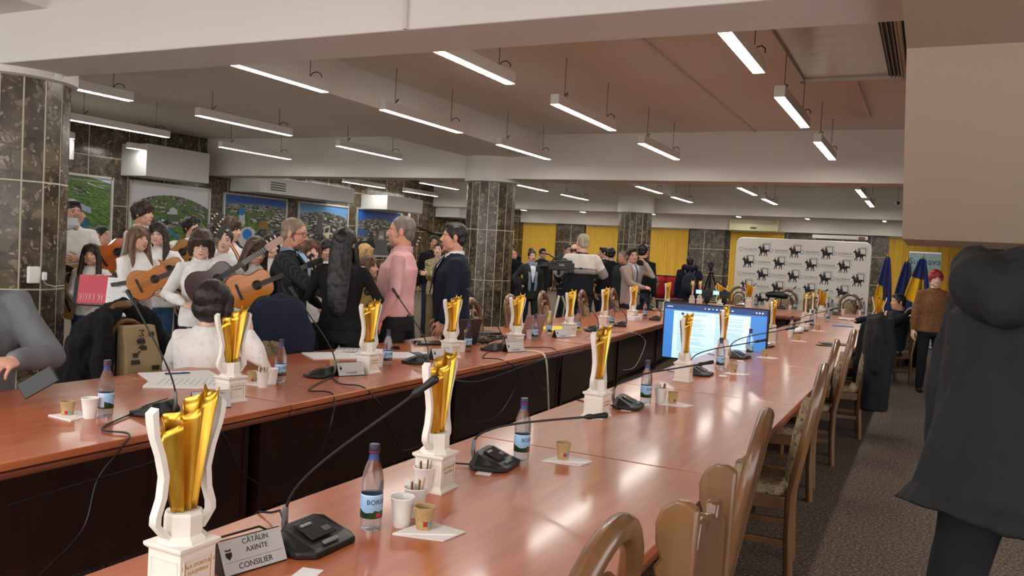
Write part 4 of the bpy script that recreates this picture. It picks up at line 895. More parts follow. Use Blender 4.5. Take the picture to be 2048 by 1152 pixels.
tripod(1415, 578, 12.5, 'left camera on a tripod with lit flip display, behind the big screen'); tripod(1450, 580, 12.2, 'right camera on a tripod with lit flip display, behind the big screen')
tripod(1423, 524, 19, 'dark camera tripod standing before the granite pilaster', lcd=False, spread=.5)
p = atZ(1552, 590, 14.5); t = thing('camcorder_stand', 'dark camcorder on a thin stand in front of the head table', 'camera', (p.x, p.y, 0), .2)
MB().tube([(0, 0, .03), (0, 0, p.z-.06)], .015, 8).build('pole', blackm, t); MB().lathe([(0, 0), (.2, 0), (.2, .02), (.03, .03), (0, .03)], 16).build('base', blackm, t)
MB().tube([(-.13, 0, p.z), (-.05, 0, p.z+.01), (.15, 0, p.z-.01)], [.05, .06, .055], 10, round=True, hint=V((0, 1, 0))).build('camcorder_body', black, t)
MB().tube([(-.1, 0, p.z-.02), (-.14, 0, p.z-.1)], .02, 8, round=True).build('grip', black, t)
t, H = tripod(1122, 560, 12.5, 'tripod with pale legs at the left of the press group', 'tripod', False, M('pale tripod legs', (196, 190, 172), .4, metal=.4), .42, big=True)
t, H = tripod(1184, 552, 12.9, 'black video tripod in front of the man in the striped sweater', 'tripod', False, blackm, .34, .4, big=True)
# broadcast camera held up on the tripod
p = atZ(1118, 533, 12.4); t = thing('video_camera', 'large black shoulder video camera of the press crew', 'camera', (p.x, p.y, p.z), math.radians(26.5), None, .78)
b = MB(); b.box((0, 0, 0), (.42, .14, .15)); b.box((.1, 0, .1), (.3, .1, .06)); b.box((.23, 0, -.02), (.12, .15, .2)); b.build('camera_body', black, t, smooth=0, bevel=.015)
MB().tube([(-.2, 0, 0), (-.32, 0, 0), (-.36, 0, 0)], [.06, .06, .075], 14, hint=V((0, 1, 0))).build('lens', black, t); MB().tube([(-.15, 0, .08), (-.1, 0, .15), (.12, 0, .15), (.16, 0, .1)], .015, 8).build('carry_handle', black, t)
MB().box((-.1, -.1, .08), (.12, .08, .06)).build('viewfinder', black, t, smooth=0, bevel=.01); MB().tube([(-.1, 0, .15), (-.2, 0, .22), (-.35, .02, .24)], .012, 8, round=True).build('shotgun_microphone', black, t)
MB().box((.05, -.072, .03), (.1, .004, .03)).build('side_plate', key, t, smooth=0); MB().tube([(.0, 0, -.07), (0, 0, -.16)], .03, 8).build('mount_plate', blackm, t)
# ---------------------------------------------------------------- people
def cl(v, a, b): return max(a, min(b, v))
def cloth(col, key=None, rough=.85, stripes=None, camo=False):
    nm = 'cloth %s %s' % (col, key or '')
    if nm in MATS: return MATS[nm]
    T = NT(nm); v = T.co(); c = C(col)
    n = T.noise(v, 9, 3); d = tuple(x*.86 for x in c[:3])+(1,); u = tuple(min(1, x*1.1) for x in c[:3])+(1,)
    col_ = T.ramp(n, [(.3, d), (.7, u)])
    if key == 'stripe':
        s = T.add('ShaderNodeSeparateXYZ', Vector=v); k = T.math('LESS_THAN', T.math('PINGPONG', T.math('ADD', s.outputs[0], T.math('MULTIPLY', s.outputs[1], .8)), .016), .003); col_ = T.mix(k, col_, C(58, 60, 58))
    if key == 'camo':
        f = T.noise(v, 16, 4, .6); col_ = T.ramp(f, [(.35, C(84, 78, 52)), (.45, C(150, 134, 100)), (.58, C(182, 168, 134)), (.68, C(112, 96, 66))])
    if key == 'speckle':
        f = T.noise(v, 95, 4, .75); col_ = T.ramp(f, [(.36, C(66, 42, 26)), (.52, C(124, 84, 52)), (.68, C(160, 120, 78))])
    if key == 'lace':
        vo = T.add('ShaderNodeTexVoronoi', Vector=v, Scale=16); f = T.math('LESS_THAN', vo.outputs[0], .3); col_ = T.mix(f, C(240, 238, 236), C(232, 229, 226))
    T.set(T.b, 'Base Color', col_); T.b.inputs['Roughness'].default_value = rough; T.b.inputs['Sheen Weight'].default_value = .0; T.b.inputs['Specular IOR Level'].default_value = .25
    T.bump(T.noise(T.co((1, 1, .5)), 11 if key != 'lace' else 40, 3), .35, .02); MATS[nm] = T.m; return T.m
def skinm(col):
    nm = 'skin %s' % (col,)
    if nm in MATS: return MATS[nm]
    m = M(nm, col, .5, var=.06, vscale=14); b = m.node_tree.nodes['Principled BSDF']; b.inputs['Subsurface Weight'].default_value = .0; return m
SK = (214, 164, 140); SKP = (228, 184, 164); SKD = (188, 134, 108)
def hairm(col): return M('hair %s' % (col,), col, .42, var=.35, vscale=34, stretch=(1, 1, .12), bump=.5, bscale=60)
WHITE = (236, 234, 232); JEANS = (58, 84, 122); DJEANS = (40, 48, 66); BLACK = (20, 20, 22); NAVY = (26, 32, 48)
eye_w = M('eye white', (232, 228, 224), .2); eye_i = M('iris', (46, 34, 28), .15); lip_m = M('lips', (182, 104, 98), .45); lens_m = M('glasses frame', (40, 34, 32), .3)
def ik(S, T, l1, l2, pole):
    d = T-S; L = cl(d.length, .12, (l1+l2)*.995); d = d.normalized(); a = (l1*l1-l2*l2+L*L)/(2*L); h = math.sqrt(max(0, l1*l1-a*a))
    p = V(pole); p = p-d*p.dot(d); p.normalize(); return S+d*a+p*h, S+d*L
def hand(mb, w, d, back, side, curl=.5, thumb=.6):
    d = d.normalized(); n = V(back); n = n-d*n.dot(d)
    if n.length < .05: n = frame(d)[0]
    n.normalize(); y = n.cross(d)*(side)      # towards the thumb
    R = Matrix((d, y, n)).transposed()
    mb.ell(w+d*.045, (.05, .04, .016), R=R); mb.ell(w+d*.07, (.026, .041, .0135), R=R); mb.ell(w+d*.03+y*.022-n*.006, (.03, .02, .016), R=R); mb.cap(w-d*.05, w+d*.02, .025, .024)
    for i, L in enumerate((.068, .077, .071, .054)):
        o = (.032-.0213*i); p = w+d*(.087-.004*abs(i-1.2))+y*o; f = (d+y*(.11-.075*i)).normalized(); r = .0084
        for k, q in enumerate((.45, .32, .26)):
            ang = curl*(.55, 1.0, .8)[k]*(1+.12*(i-1)); f = (f*math.cos(ang)-n*math.sin(ang)).normalized() if k == 0 else (f*math.cos(ang)+f.cross(y).normalized()*(1 if f.cross(y).dot(-n) > 0 or True else -1)*0 - n*0).normalized() if False else (Matrix.Rotation(ang*(-1 if y.cross(f).dot(n) > 0 else 1), 3, y) @ f)
            q_ = p+f*(L*q); mb.cap(p, q_, r, r*.92, 8); p = q_; r *= .92
    p = w+d*.022+y*.034-n*.006; f = (d*.72+y*.62-n*.25*thumb).normalized(); q_ = p+f*.042; mb.cap(p, q_, .0115, .0095, 8); f2 = (d*.9+y*.2-n*.5*thumb).normalized(); mb.cap(q_, q_+f2*.03, .0095, .0078, 8)
def head_prims(mb, X, fem, jaw=1):
    mb.X = X
    mb.ell((0, -.012, .03), (.074, .092, .082), nu=20, nv=12); mb.ell((0, .022, -.03), (.06*jaw, .066, .085), nu=18, nv=12); mb.ell((0, .052, -.088), (.028*jaw, .028, .022))
    for s in (-1, 1):
        mb.ell((s*.036, .048, -.022), (.024, .026, .026)); mb.ell((s*.078, -.012, -.002), (.011, .02, .032), R=Matrix.Rotation(s*-.25, 3, 'Z')); mb.ell((s*.045, .02, -.065), (.02*jaw, .035, .03)); mb.ell((s*.0125, .092, -.024), (.0085, .011, .008))
    if not fem: mb.cap((-.036, .068, .03), (.036, .068, .03), .011, .011)
    mb.tube([(0, .076, .02), (0, .09, .0), (0, .101, -.02)], [.008, .009, .0105], 8, round=True); mb.ell((0, .08, -.055), (.02, .012, .013))
    mb.X = Matrix.Identity(4)
HAIRS = {}
def hair_prims(mb, X, st):
    mb.X = X
    def capm(t, z=.0, sh=0): mb.ell((0, -.024+sh, .043+z), (.08+t, .094+t, .083+t), nu=20, nv=12)
    if st in ('short', 'buzz', 'quiff', 'crop'):
        t = {'short': .006, 'buzz': .0015, 'quiff': .007, 'crop': .004}[st]; capm(t); mb.ell((0, -.062, -.015), (.066+t, .048+t, .062))
        for s in (-1, 1): mb.ell((s*.068, -.004, .022), (.012+t*.6, .03, .042))
        if st == 'quiff': mb.ell((0, .035, .105), (.064, .05, .034)); mb.ell((.03, .05, .092), (.045, .034, .03))
        if st == 'short': mb.ell((0, .03, .1), (.06, .046, .026))
    elif st == 'mop':
        capm(.018, .004); mb.ell((0, -.062, -.01), (.08, .058, .07)); mb.ell((.0, .05, .085), (.074, .045, .042)); mb.ell((.035, .05, .06), (.04, .036, .03)); mb.ell((-.04, .05, .066), (.038, .036, .028))
        for s in (-1, 1): mb.ell((s*.074, -.004, .02), (.02, .04, .05))
    elif st == 'ring':
        for s in (-1, 1): mb.ell((s*.068, -.035, .0), (.016, .045, .035))
        mb.ell((0, -.085, -.005), (.06, .028, .045))
    elif st in ('long', 'vlong', 'shoulder'):
        L = {'long': .3, 'vlong': .4, 'shoulder': .2}[st]; capm(.011, .002)
        for s in (-1, 1): mb.tube([(s*.055, .02, .085), (s*.079, .012, .02), (s*.09, .01, -.07), (s*.1, .045, -.1-L*.35), (s*.092, .085, -.1-L*.8)], [.03, .03, .032, .034, .014], 10, round=True)
        mb.tube([(0, -.075, .03), (0, -.085, -.08), (0, -.125, -.1-L*.5), (0, -.13, -.1-L)], [.085, .092, .102, .08], 14, flat=.5, hint=V((0, 1, 0)), round=True)
        mb.tube([(-.05, .045, .1), (0, .02, .122), (.05, .045, .1)], .02, 8, round=True)
    elif st == 'bob':
        capm(.018, .004); mb.ell((0, -.04, -.02), (.1, .075, .085), nu=18, nv=12); mb.ell((0, .045, .068), (.078, .046, .036), nu=18)
        for s in (-1, 1): mb.tube([(s*.075, .03, .05), (s*.09, .02, -.02), (s*.084, .02, -.075)], [.03, .03, .022], 10, round=True)
    elif st in ('bun', 'pony', 'tight'):
        capm(.004); mb.ell((0, -.062, -.015), (.066, .048, .06))
        for s in (-1, 1): mb.ell((s*.069, -.0, .03), (.012, .034, .04))
        if st == 'bun': mb.ell((0, -.075, .125), (.05, .05, .042)); mb.tube([(.05*math.cos(a), -.07+.05*math.sin(a), .12) for a in [k*.7 for k in range(9)]], .018, 8)
        if st == 'pony': mb.tube([(0, -.11, .04), (0, -.15, 0), (0, -.15, -.15), (.01, -.13, -.3)], [.03, .035, .03, .012], 10, round=True)
    elif st == 'pixie':
        capm(.014, .004); mb.ell((0, -.06, -.005), (.08, .056, .066)); mb.ell((0, .042, .085), (.066, .042, .032)); mb.ell((.03, .04, .1), (.04, .04, .028))
        for s in (-1, 1): mb.ell((s*.08, .005, .02), (.02, .045, .05))
    mb.X = Matrix.Identity(4)
KIND = {  # inflation, hem z, sleeve radii, cuff position along the forearm
    'blouse': (.016, .86, (.068, .06, .05, .034), .97), 'shirt': (.008, .92, (.062, .052, .044, .036), .97), 'sweater': (.014, .9, (.07, .06, .05, .038), .98), 'tight': (.002, .9, (.054, .044, .038, .033), .98),
    'blazer': (.018, .80, (.07, .06, .05, .042), .95), 'coat': (.03, .62, (.078, .068, .058, .05), .97), 'rolled': (.01, .92, (.064, .056, .048, .045), .45), 'jacket': (.024, .84, (.075, .066, .056, .046), .97)}
def person(label, px, ytop, Z, face, top=(WHITE, 'blouse'), bottom=(DJEANS, 'slim'), hair=('short', (40, 30, 26)), skin=SK, fem=False, arms=None, lean=.03, side=0, twist=0, look=(0, 0, 0), sit=False, girth=1, belly=0,
           glasses=None, beard=None, v=None, collar=None, tie=None, shoes=(30, 28, 28), legs=None, extra=None, hs=1, jaw=1, faced=None, key=None, off=(0, 0), name='person', band=None, hemz=None):
    pel = V((0, 0, .95)) if not sit else V((0, 0, .5))
    T = Matrix.Rotation(twist, 3, 'Z') @ Matrix.Rotation(side, 3, 'Y') @ Matrix.Rotation(-lean, 3, 'X')
    up = lambda p: pel + T @ (V(p)-V((0, 0, .95)))
    yaw, pitch, tilt = look; Hd = T @ Matrix.Rotation(lean*.8, 3, 'X') @ Matrix.Rotation(yaw, 3, 'Z') @ Matrix.Rotation(tilt, 3, 'Y') @ Matrix.Rotation(-pitch, 3, 'X')
    hc = up((0, -.012, 1.515)) + Hd @ V((0, .024, .1*hs)); HX = Matrix.Translation(hc) @ Hd.to_4x4() @ Matrix.Scale(hs, 4)
    P = atZ(px, ytop, Z); s = P.z/(hc.z+.122*hs)
    rz = math.radians(face-153.5); R2 = Matrix.Rotation(rz, 3, 'Z'); o = R2 @ V((hc.x*s, hc.y*s, 0))
    root = thing(name, label, 'person', (P.x-o.x+off[0], P.y-o.y+off[1], 0), rz, None, s); root['seat'] = 0; del root['seat']
    sw = .158 if fem else .178; g = girth
    if fem: prof = [(.82, .168, .125, 0), (.9, .168, .122, 0), (1.0, .152, .108, 0), (1.09, .132, .095, .0), (1.2, .146, .112, .012), (1.29, .158, .122, .016), (1.37, .158, .1, .0), (1.42, .14, .082, -.008), (1.455, .09, .066, -.01), (1.49, .056, .056, -.012)]
    else: prof = [(.82, .165, .118, 0), (.9, .163, .118, 0), (1.0, .158, .114, .0), (1.1, .156, .112, .003), (1.22, .168, .12, .008), (1.32, .18, .123, .004), (1.39, .176, .105, -.004), (1.435, .145, .085, -.01), (1.465, .095, .07, -.012), (1.5, .062, .06, -.014)]
    def torso(mb, infl, hem, flare=0):
        R = []; pr = [q for q in prof if q[0] > hem+.01]; z0 = hem; a = prof[0]
        pr = [(hem, a[1]+flare, a[2]+flare*.8, a[3])]+pr if hem < prof[-1][0] else pr
        for z, hw, hd, yo in pr:
            k = g if z < 1.38 else 1+(g-1)*.4; b = belly*math.exp(-((z-1.08)/.13)**2); f = 1 if z < 1.46 else .35
            R.append([up((((hw*k+infl*f)*math.cos(q)), yo+b*.6+((hd*k+infl*f+b*.5)*math.sin(q)), z)) for q in [2*PI*j/26 for j in range(26)]])
        mb.rings(R)
    # ---- arms
    AR = []
    dflt = {1: dict(t=(.25*g**.5, .02, .79), pole=(.5, -1, 0), hd=(0, .12, -1), back=(1, .3, 0), curl=.35), -1: dict(t=(-.25*g**.5, .02, .79), pole=(-.5, -1, 0), hd=(0, .12, -1), back=(-1, .3, 0), curl=.35)}
    for k, sd in (('R', 1), ('L', -1)):
        a = dict(dflt[sd]); 
        if arms and k in arms: a.update(arms[k])
        if sit and not (arms and k in arms): a['t'] = (sd*.16, .3, .6); a['hd'] = (0, 1, -.2); a['back'] = (0, 0, 1)
        S = up((sd*sw*(1+(g-1)*.5), -.005, 1.405)); E, W = ik(S, V(a['t']), .29, .25, a['pole']); AR.append((sd, S, E, W, a))
    # ---- legs
    hipz = pel.z-.07; LG = []
    for sd in (1, -1):
        h = V((sd*.088, 0, hipz)) if not sit else V((sd*.09, .03, .5))
        k, an = (V((sd*.1, .015, .5)), V((sd*.105, -.02, .09))) if not sit else (V((sd*.12, .44, .51)), V((sd*.12, .42, .09)))
        if legs and sd in legs: k, an = V(legs[sd][0]), V(legs[sd][1])
        LG.append((sd, h, k, an))
    # ---- one continuous body: trunk and limbs, then the finer head and hands
    vb = cl(Z*.0014, .013, .022); vh = cl(Z*.00062, .0042, .0095); vc = cl(Z*.0011, .008, .017); vr = cl(Z*.0009, .006, .012)
    b = MB(); torso(b, -.014, .86); b.cap(up((0, -.012, 1.44)), up((0, -.005, 1.53)), .05, .048)
    for sd, S, E, W, a in AR: b.tube([S, E, W], [.045, .036, .026], 10, round=True)
    for sd, h, k, an in LG: b.tube([h, k, an], [.075, .05, .036], 10, round=True); b.cap(an+V((0, -.02, -.05)), an+V((0, .13, -.06)), .03, .025)
    hb = MB(); head_prims(hb, HX, fem, jaw); nr = .048 if fem else .06*g**.4; hb.cap(up((0, -.015, 1.43)), hc+Hd @ V((0, -.028, -.05)), nr*1.12, nr)
    parts = [(b, vb), (hb, vh)]
    for sd, S, E, W, a in AR:
        if a.get('hide'): continue
        m = MB(); d = V(a['hd']) if a.get('hd') else (W-E); m.cap(W-(W-E).normalized()*.1, W, .031, .026); hand(m, W, d, a['back'], sd, a['curl']); parts.append((m, cl(Z*.0005, .0042, .0062)))
    organic(parts, 'body', skinm(skin), root, it=3)
    # ---- clothes
    kind = top[1]; infl, hem, sr, cuff = KIND[kind]; hem = hemz or hem; seed = len(JOBS)
    m = MB(); torso(m, infl, pel.z-.95+hem if False else hem, .03 if kind == 'coat' else .0)
    for sd, S, E, W, a in AR:
        e = E+(W-E)*cuff; m.tube([S+(up((0, 0, 1.38))-S)*.25, S, S+(E-S)*.5, E, E+(W-E)*min(.5, cuff*.6), e], [sr[0]*.95, sr[0], (sr[0]+sr[1])/2, sr[1], sr[2], sr[3]], 12, round=True)
    tm_ = cloth(top[0], top[2] if len(top) > 2 else None)
    nm = {'blouse': 'blouse', 'shirt': 'shirt', 'sweater': 'sweater', 'tight': 'fitted_jacket', 'blazer': 'blazer', 'coat': 'coat', 'rolled': 'shirt', 'jacket': 'jacket'}[kind]
    if sit and hem < .86: pass
    go = organic(m, nm, tm_, root, vc, 5, .0095, 10, seed=seed)
    if band:   # colour bands of a knitted sweater
        for z0, z1, c in band:
            mbb = MB(); R = []
            for z in (z0, (z0+z1)/2, z1):
                hw = .19*g; hd = .14*g; R.append([up(((hw)*math.cos(q), .004+hd*math.sin(q), z)) for q in [2*PI*j/26 for j in range(26)]])
            mbb.rings(R)
            for sd, S, E, W, a in AR:
                tt = lambda z: cl((S.z-z)/max(.05, S.z-E.z), 0, 1); p, q = S+(E-S)*tt(z1), S+(E-S)*tt(z0); mbb.cap(p, q, .076, .072)
            organic(mbb, 'knit_band', cloth(c), root, vc, 4, .004, 9, seed=seed)
    bc, bk = bottom; wide = bk == 'wide'; m = MB()
    R = []
    for z, hw, hd in ((1.0, .152, .112), (.93, .163, .12), (.86, .168, .124), (.8, .155, .118)): R.append([pel+V((hw*g*math.cos(q), hd*g*math.sin(q)-(.0), z-.95)) for q in [2*PI*j/24 for j in range(24)]])
    m.rings(R)
    if bk == 'skirt':
        m.tube([pel, pel+V((0, 0, -.4)), pel+V((0, 0, -.62))], [.17, .2, .23], 20)
    for sd, h, k, an in LG:
        r = (.1, .09, .1, .115) if wide else (.09, .068, .062, .058)
        m.tube([h+V((0, 0, .04)), h, (h+k)/2, k, (k+an)/2, an+V((0, 0, .0 if not wide else -.04))], [r[0]*g**.5, r[0]*g**.5, (r[0]+r[1])/2, r[1], r[2], r[3]], 12, round=True)
    organic(m, 'skirt' if bk == 'skirt' else ('jeans' if bc in (JEANS, DJEANS) else 'trousers'), cloth(bc), root, vc*1.15, 5, .006, 9, seed=seed+1)
    for sd, h, k, an in LG:
        d = Matrix.Rotation(sd*-.12, 3, 'Z'); sm = MB(); q = an+V((0, 0, -.06))
        f = d @ V((0, 1, 0))
        if legs and sd in legs and len(legs[sd]) > 2: f = V(legs[sd][2])
        sm.tube([q-f*.055, q, q+f*.07, q+f*.15, q+f*.175], [.032, .042, .042, .036, .02], 10, flat=.8, hint=V((0, 0, 1)), round=True); sm.cap(q+V((0, 0, .01)), q+V((0, 0, .05)), .042, .042)
        so_ = organic(sm, 'shoe', M('shoe %s' % (shoes,), shoes, .5), root, .009, 3)
    # ---- collar, shirt front, tie
    if collar:
        mb = MB(); R = []
        for z, k, y in ((1.452, 1.28, -.004), (1.475, 1.18, -.008), (1.508, 1.1, -.014), (1.506, .98, -.014)): R.append([up((nr*k*1.12*math.cos(q), y+nr*k*1.15*math.sin(q), z-.03*max(0, math.sin(q))**2)) for q in [2*PI*j/24 for j in range(24)]])
        mb.rings(R, cap=False)
        for sd in (-1, 1): mb.prism([(sd*.006, 1.45), (sd*.062, 1.475), (sd*.05, 1.41)], 0, .006); n0 = len(mb.v)-6; mb.v[n0:] = [up((p.x, .066+.02*(1.48-p.z)/.07+p.y, p.z)) for p in mb.v[n0:]]
        mb.build('collar', cloth(collar), root, solid=.003)
    if v:
        ch = lambda z: max(0.075, [hd for z_, hw, hd, yo in prof if z_ <= z+.001][-1]*g + infl + .012 + belly*1.1*math.exp(-((z-1.08)/.13)**2))
        def strip(fn, nmn, mt, dy):
            mb = MB(); R = []
            for z in [1.12+.345*i/8 for i in range(9)]:
                x0, x1 = fn(z); y = lambda x: (lambda a, bb: a)( .012+ (.124*g+infl+belly*1.1*math.exp(-((z-1.08)/.13)**2))*math.sqrt(max(.05, 1-(x/.19)**2))*(1 if z < 1.36 else 1-.52*((z-1.36)/.105)**1.3), 0)
                R.append([up((x, y(x)+dy, z)) for x in [x0+(x1-x0)*j/5 for j in range(6)]])
            vs = [p for r in R for p in r]; mb.add(vs, [(i*6+j, i*6+j+1, i*6+j+7, i*6+j+6) for i in range(8) for j in range(5)]); return mb.build(nmn, mt, root, solid=.004)
        wv = lambda z: .012+.052*(z-1.12)/.345
        strip(lambda z: (-wv(z), wv(z)), 'shirt_front', cloth(v), .0)
        for sd in (-1, 1): strip(lambda z, sd=sd: (sd*wv(z), sd*(wv(z)+.012+.03*(1-abs(z-1.33)/.22))), 'lapel', tm_, .007)
        if tie: strip(lambda z: (-.018, .018), 'necktie', cloth(tie), .006)
    # ---- hair and face
    if hair[0] != 'bald':
        m = MB(); hair_prims(m, HX, hair[0]); organic(m, 'hair', hairm(hair[1]), root, vr, 3 if hair[0] not in ('long', 'vlong') else 9, .0035 if hair[0] not in ('buzz', 'crop') else .0008, 30, seed=seed)
    if faced is None: faced = abs(((face+math.degrees(-yaw)+180) % 360)-180) < 125 and Z < 18.5
    if faced:
        for sd in (-1, 1):
            mb = MB(); mb.X = HX; mb.ell((sd*.0305, .0635, .007), (.0135, .0105, .0072), nu=12, nv=8); mb.cur = 1; mb.ell((sd*.0305, .0735, .007), (.0062, .002, .0062), nu=10, nv=6); mb.cur = 2
            mb.tube([(sd*.0305+q*.0145, .0722-.005*q*q, .0135-.0035*q*q) for q in (-1, -.5, 0, .5, 1)], .0016 if not fem else .0021, 6, round=True); mb.build('eye', [eye_w, eye_i, M('lash', (40, 28, 24), .6)], root)
            mb = MB(); mb.X = HX; mb.tube([(sd*(.012+.036*q), .0775-.012*q*q, .027+.0055*math.sin(q*2.6)) for q in (0, .3, .6, 1)], [.003, .0038, .0034, .002] if not fem else [.002, .0025, .0024, .0014], 6, round=True); mb.build('eyebrow', M('brow %s' % (hair[1],), tuple(int(c*.8) for c in hair[1]), .7), root)
        mb = MB(); mb.X = HX; mb.tube([(-.023, .078, -.0545), (-.012, .0885, -.0525), (0, .0905, -.0535), (.012, .0885, -.0525), (.023, .078, -.0545)], [.002, .004, .0036, .004, .002], 8, round=True); mb.tube([(-.019, .079, -.058), (0, .0895, -.0605), (.019, .079, -.058)], [.002, .0048, .002], 8, round=True); mb.build('mouth', lip_m if fem else M('lips man', (170, 104, 92), .5), root)
    if beard:
        m = MB(); m.X = HX; m.ell((0, .05, -.088), (.034*jaw, .034, .028)); m.ell((0, .022, -.07), (.061*jaw, .056, .045)); m.tube([(-.034, .072, -.055), (-.022, .083, -.042), (0, .089, -.04), (.022, .083, -.042), (.034, .072, -.055)], .006, 8, round=True)
        for sd in (-1, 1): m.tube([(sd*.064, .005, -.01), (sd*.059, .02, -.04), (sd*.043, .045, -.075)], [.006, .009, .01], 8, round=True)
        organic(m, 'beard', hairm(beard), root, vh*1.2, 3, .001, 40)
    if glasses:
        mb = MB(); mb.X = HX
        for sd in (-1, 1):
            mb.tube([(sd*.033+.022*math.cos(q), .088-.004*math.cos(q)*sd, .005+.0165*math.sin(q)) for q in [k*PI/8 for k in range(16)]], .0017, 6, close=True); mb.tube([(sd*.054, .084, .01), (sd*.074, .05, .012), (sd*.08, -.01, .008)], .0017, 6)
        mb.tube([(-.011, .09, .008), (0, .0935, .011), (.011, .09, .008)], .0016, 6); mb.build('glasses', M('glasses %s' % (glasses,), glasses, .3), root)
    root_info[root.name] = (P, rz, s, up, HX, AR); 
    return root
root_info = {}
DWN_ = dict
def a_strum(h=1.06): return dict(t=(.05, .25, h), pole=(1, -.6, -.5), hd=(-1, .25, -.3), back=(0, 1, .4), curl=.6)
def a_fret(x=-.4, z=1.2): return dict(t=(x, .27, z), pole=(-.6, -.4, -1), hd=(.1, .35, 1), back=(-.6, .8, 0), curl=1.1)
GUIT = dict(R=a_strum(), L=a_fret())
BR = (52, 36, 28); LBR = (96, 68, 46); DK = (26, 20, 18)
# ---- the student guitar group between column and speakers
person('person in white shirt raising a phone beside the nearest column', 146, 400, 9.3, 35, hair=('short', DK), arms=dict(R=dict(t=(-.02, .34, 1.5), pole=(1, 0, -.3), hd=(-.3, .1, 1), back=(.5, 1, .2), curl=1.3), L=dict(t=(-.05, .3, 1.15), pole=(-1, -.3, -.6), hd=(1, .3, 0), back=(0, 1, 0))), look=(.3, .1, 0), jaw=1.05, bottom=(BLACK, 'slim'))
person('young girl with wide jeans and loose brown hair behind the music stand', 183, 489, 8.7, 10, hair=('long', BR), fem=True, bottom=(JEANS, 'wide'), shoes=(226, 224, 220), arms=dict(R=a_strum(1.02), L=a_fret()), hs=1.12, skin=SK, legs={1: ((.11, .02, .5), (.13, .02, .09)), -1: ((-.11, .02, .5), (-.14, -.02, .09))})
person('girl with tied dark hair looking right, in white, behind the music stand', 207, 452, 10.1, 80, hair=('tight', DK), fem=True, arms=GUIT, skin=SK)
person('tall boy in white shirt looking right before the fortress picture', 288, 404, 9.6, 80, hair=('mop', (58, 42, 34)), top=(WHITE, 'shirt'), collar=WHITE, hs=1.02)
person('girl with very long light brown hair playing guitar, looking right', 279, 454, 7.8, 62, hair=('vlong', (104, 76, 52)), fem=True, arms=dict(R=dict(t=(.0, .28, 1.1), pole=(1, -.4, -.7), hd=(-.6, .6, -.2), back=(.2, .6, 1), curl=.5), L=a_fret(-.36, 1.08)), bottom=(JEANS, 'slim'))
person('woman with glasses and dark shoulder hair facing the room', 317, 447, 8.6, 5, hair=('shoulder', (46, 32, 28)), fem=True, skin=SKP, glasses=(150, 130, 120), bottom=(JEANS, 'slim'), arms=GUIT)
person('singing boy holding a guitar neck up near his face', 386, 434, 10.0, 40, hair=('mop', DK), look=(.3, -.25, 0), arms=dict(L=dict(t=(-.1, .3, 1.36), pole=(-1, 0, -.6), hd=(.2, .2, 1), back=(0, 1, 0), curl=1.2), R=dict(t=(.34, .2, 1.3), pole=(1, -.2, -.5), hd=(-.3, .4, .8), back=(0, 1, 0), curl=1.2)))
person('person with brown hair mostly hidden behind the bob-haired kid', 401, 455, 9.2, 20, hair=('shoulder', BR), fem=True, faced=False)
person('kid with bowl haircut and dark glasses playing a dark guitar', 404, 463, 7.3, 18, hair=('bob', (62, 46, 38)), skin=SKP, glasses=(30, 28, 30), look=(0, .22, 0), arms=dict(R=dict(t=(.12, .24, 1.08), pole=(1, -.4, -.6), hd=(-.8, .5, -.2), back=(0, .7, .7), curl=.5), L=a_fret(-.34, 1.2)), collar=WHITE, hs=1.08, fem=True)
person('round-faced girl with striped guitar strap and hair pulled back', 449, 457, 7.9, 12, hair=('tight', (40, 28, 24)), fem=True, skin=SKP, look=(.1, 0, -.12), jaw=1.12, girth=1.1, arms=dict(R=dict(t=(.05, .27, 1.1), pole=(1, -.4, -.6), hd=(-.9, .3, -.1), back=(0, .7, .7), curl=.6), L=a_fret(-.3, 1.08)))
person('boy with brown quiff looking right behind the round-faced girl', 464, 438, 9.1, 80, hair=('mop', (66, 46, 36)), top=(WHITE, 'shirt'))
person('girl with round glasses looking down at her orange guitar', 514, 476, 7.25, 48, hair=('long', (74, 52, 40)), fem=True, glasses=(160, 130, 110), look=(0, .35, 0), arms=dict(R=dict(t=(.0, .3, 1.1), pole=(1, -.5, -.6), hd=(-.8, .5, -.2), back=(0, .7, .7), curl=.6), L=a_fret(-.4, 1.08)), hs=1.05)
person('dark-haired head seen from behind under the dome picture', 527, 459, 10.2, 170, hair=('shoulder', DK), fem=True)
person('girl with long dark hair facing the room beside the bearded man', 543, 470, 8.3, 22, hair=('long', (34, 26, 24)), fem=True, skin=SKP, arms=GUIT)
person('girl with dark hair smiling in the gap left of the bearded man', 567, 464, 9.2, -5, hair=('long', DK), fem=True, arms=dict(R=dict(t=(.1, .25, 1.3), pole=(1, 0, -.5), hd=(-.5, .3, .8), back=(0, 1, 0), curl=.8)))
person('fair young girl between the bearded man and the woman in black', 623, 480, 8.4, 35, hair=('long', (88, 58, 44)), fem=True, skin=SKP, hs=1.08)
person('dark-haired person looking right behind the young girl', 640, 470, 10.2, 85, hair=('shoulder', DK), fem=True)
person('girl with dark hair and white top left of the woman in black', 655, 480, 9.2, 22, hair=('long', DK), fem=True, look=(0, .15, 0), arms=GUIT)
person('blonde girl looking down beside the woman in black', 731, 490, 9.9, 50, hair=('shoulder', (186, 150, 98)), fem=True, skin=SKP, look=(0, .4, 0))
person('little girl in white with loose brown hair reaching to a small table', 739, 512, 8.6, 78, hair=('long', (96, 66, 48)), fem=True, hs=1.12, arms=dict(R=dict(t=(.1, .42, 1.0), pole=(1, -.5, -1), hd=(0, 1, 0), back=(0, 0, 1), curl=.4), L=dict(t=(-.1, .42, 1.0), pole=(-1, -.5, -1), hd=(0, 1, 0), back=(0, 0, 1), curl=.4)))
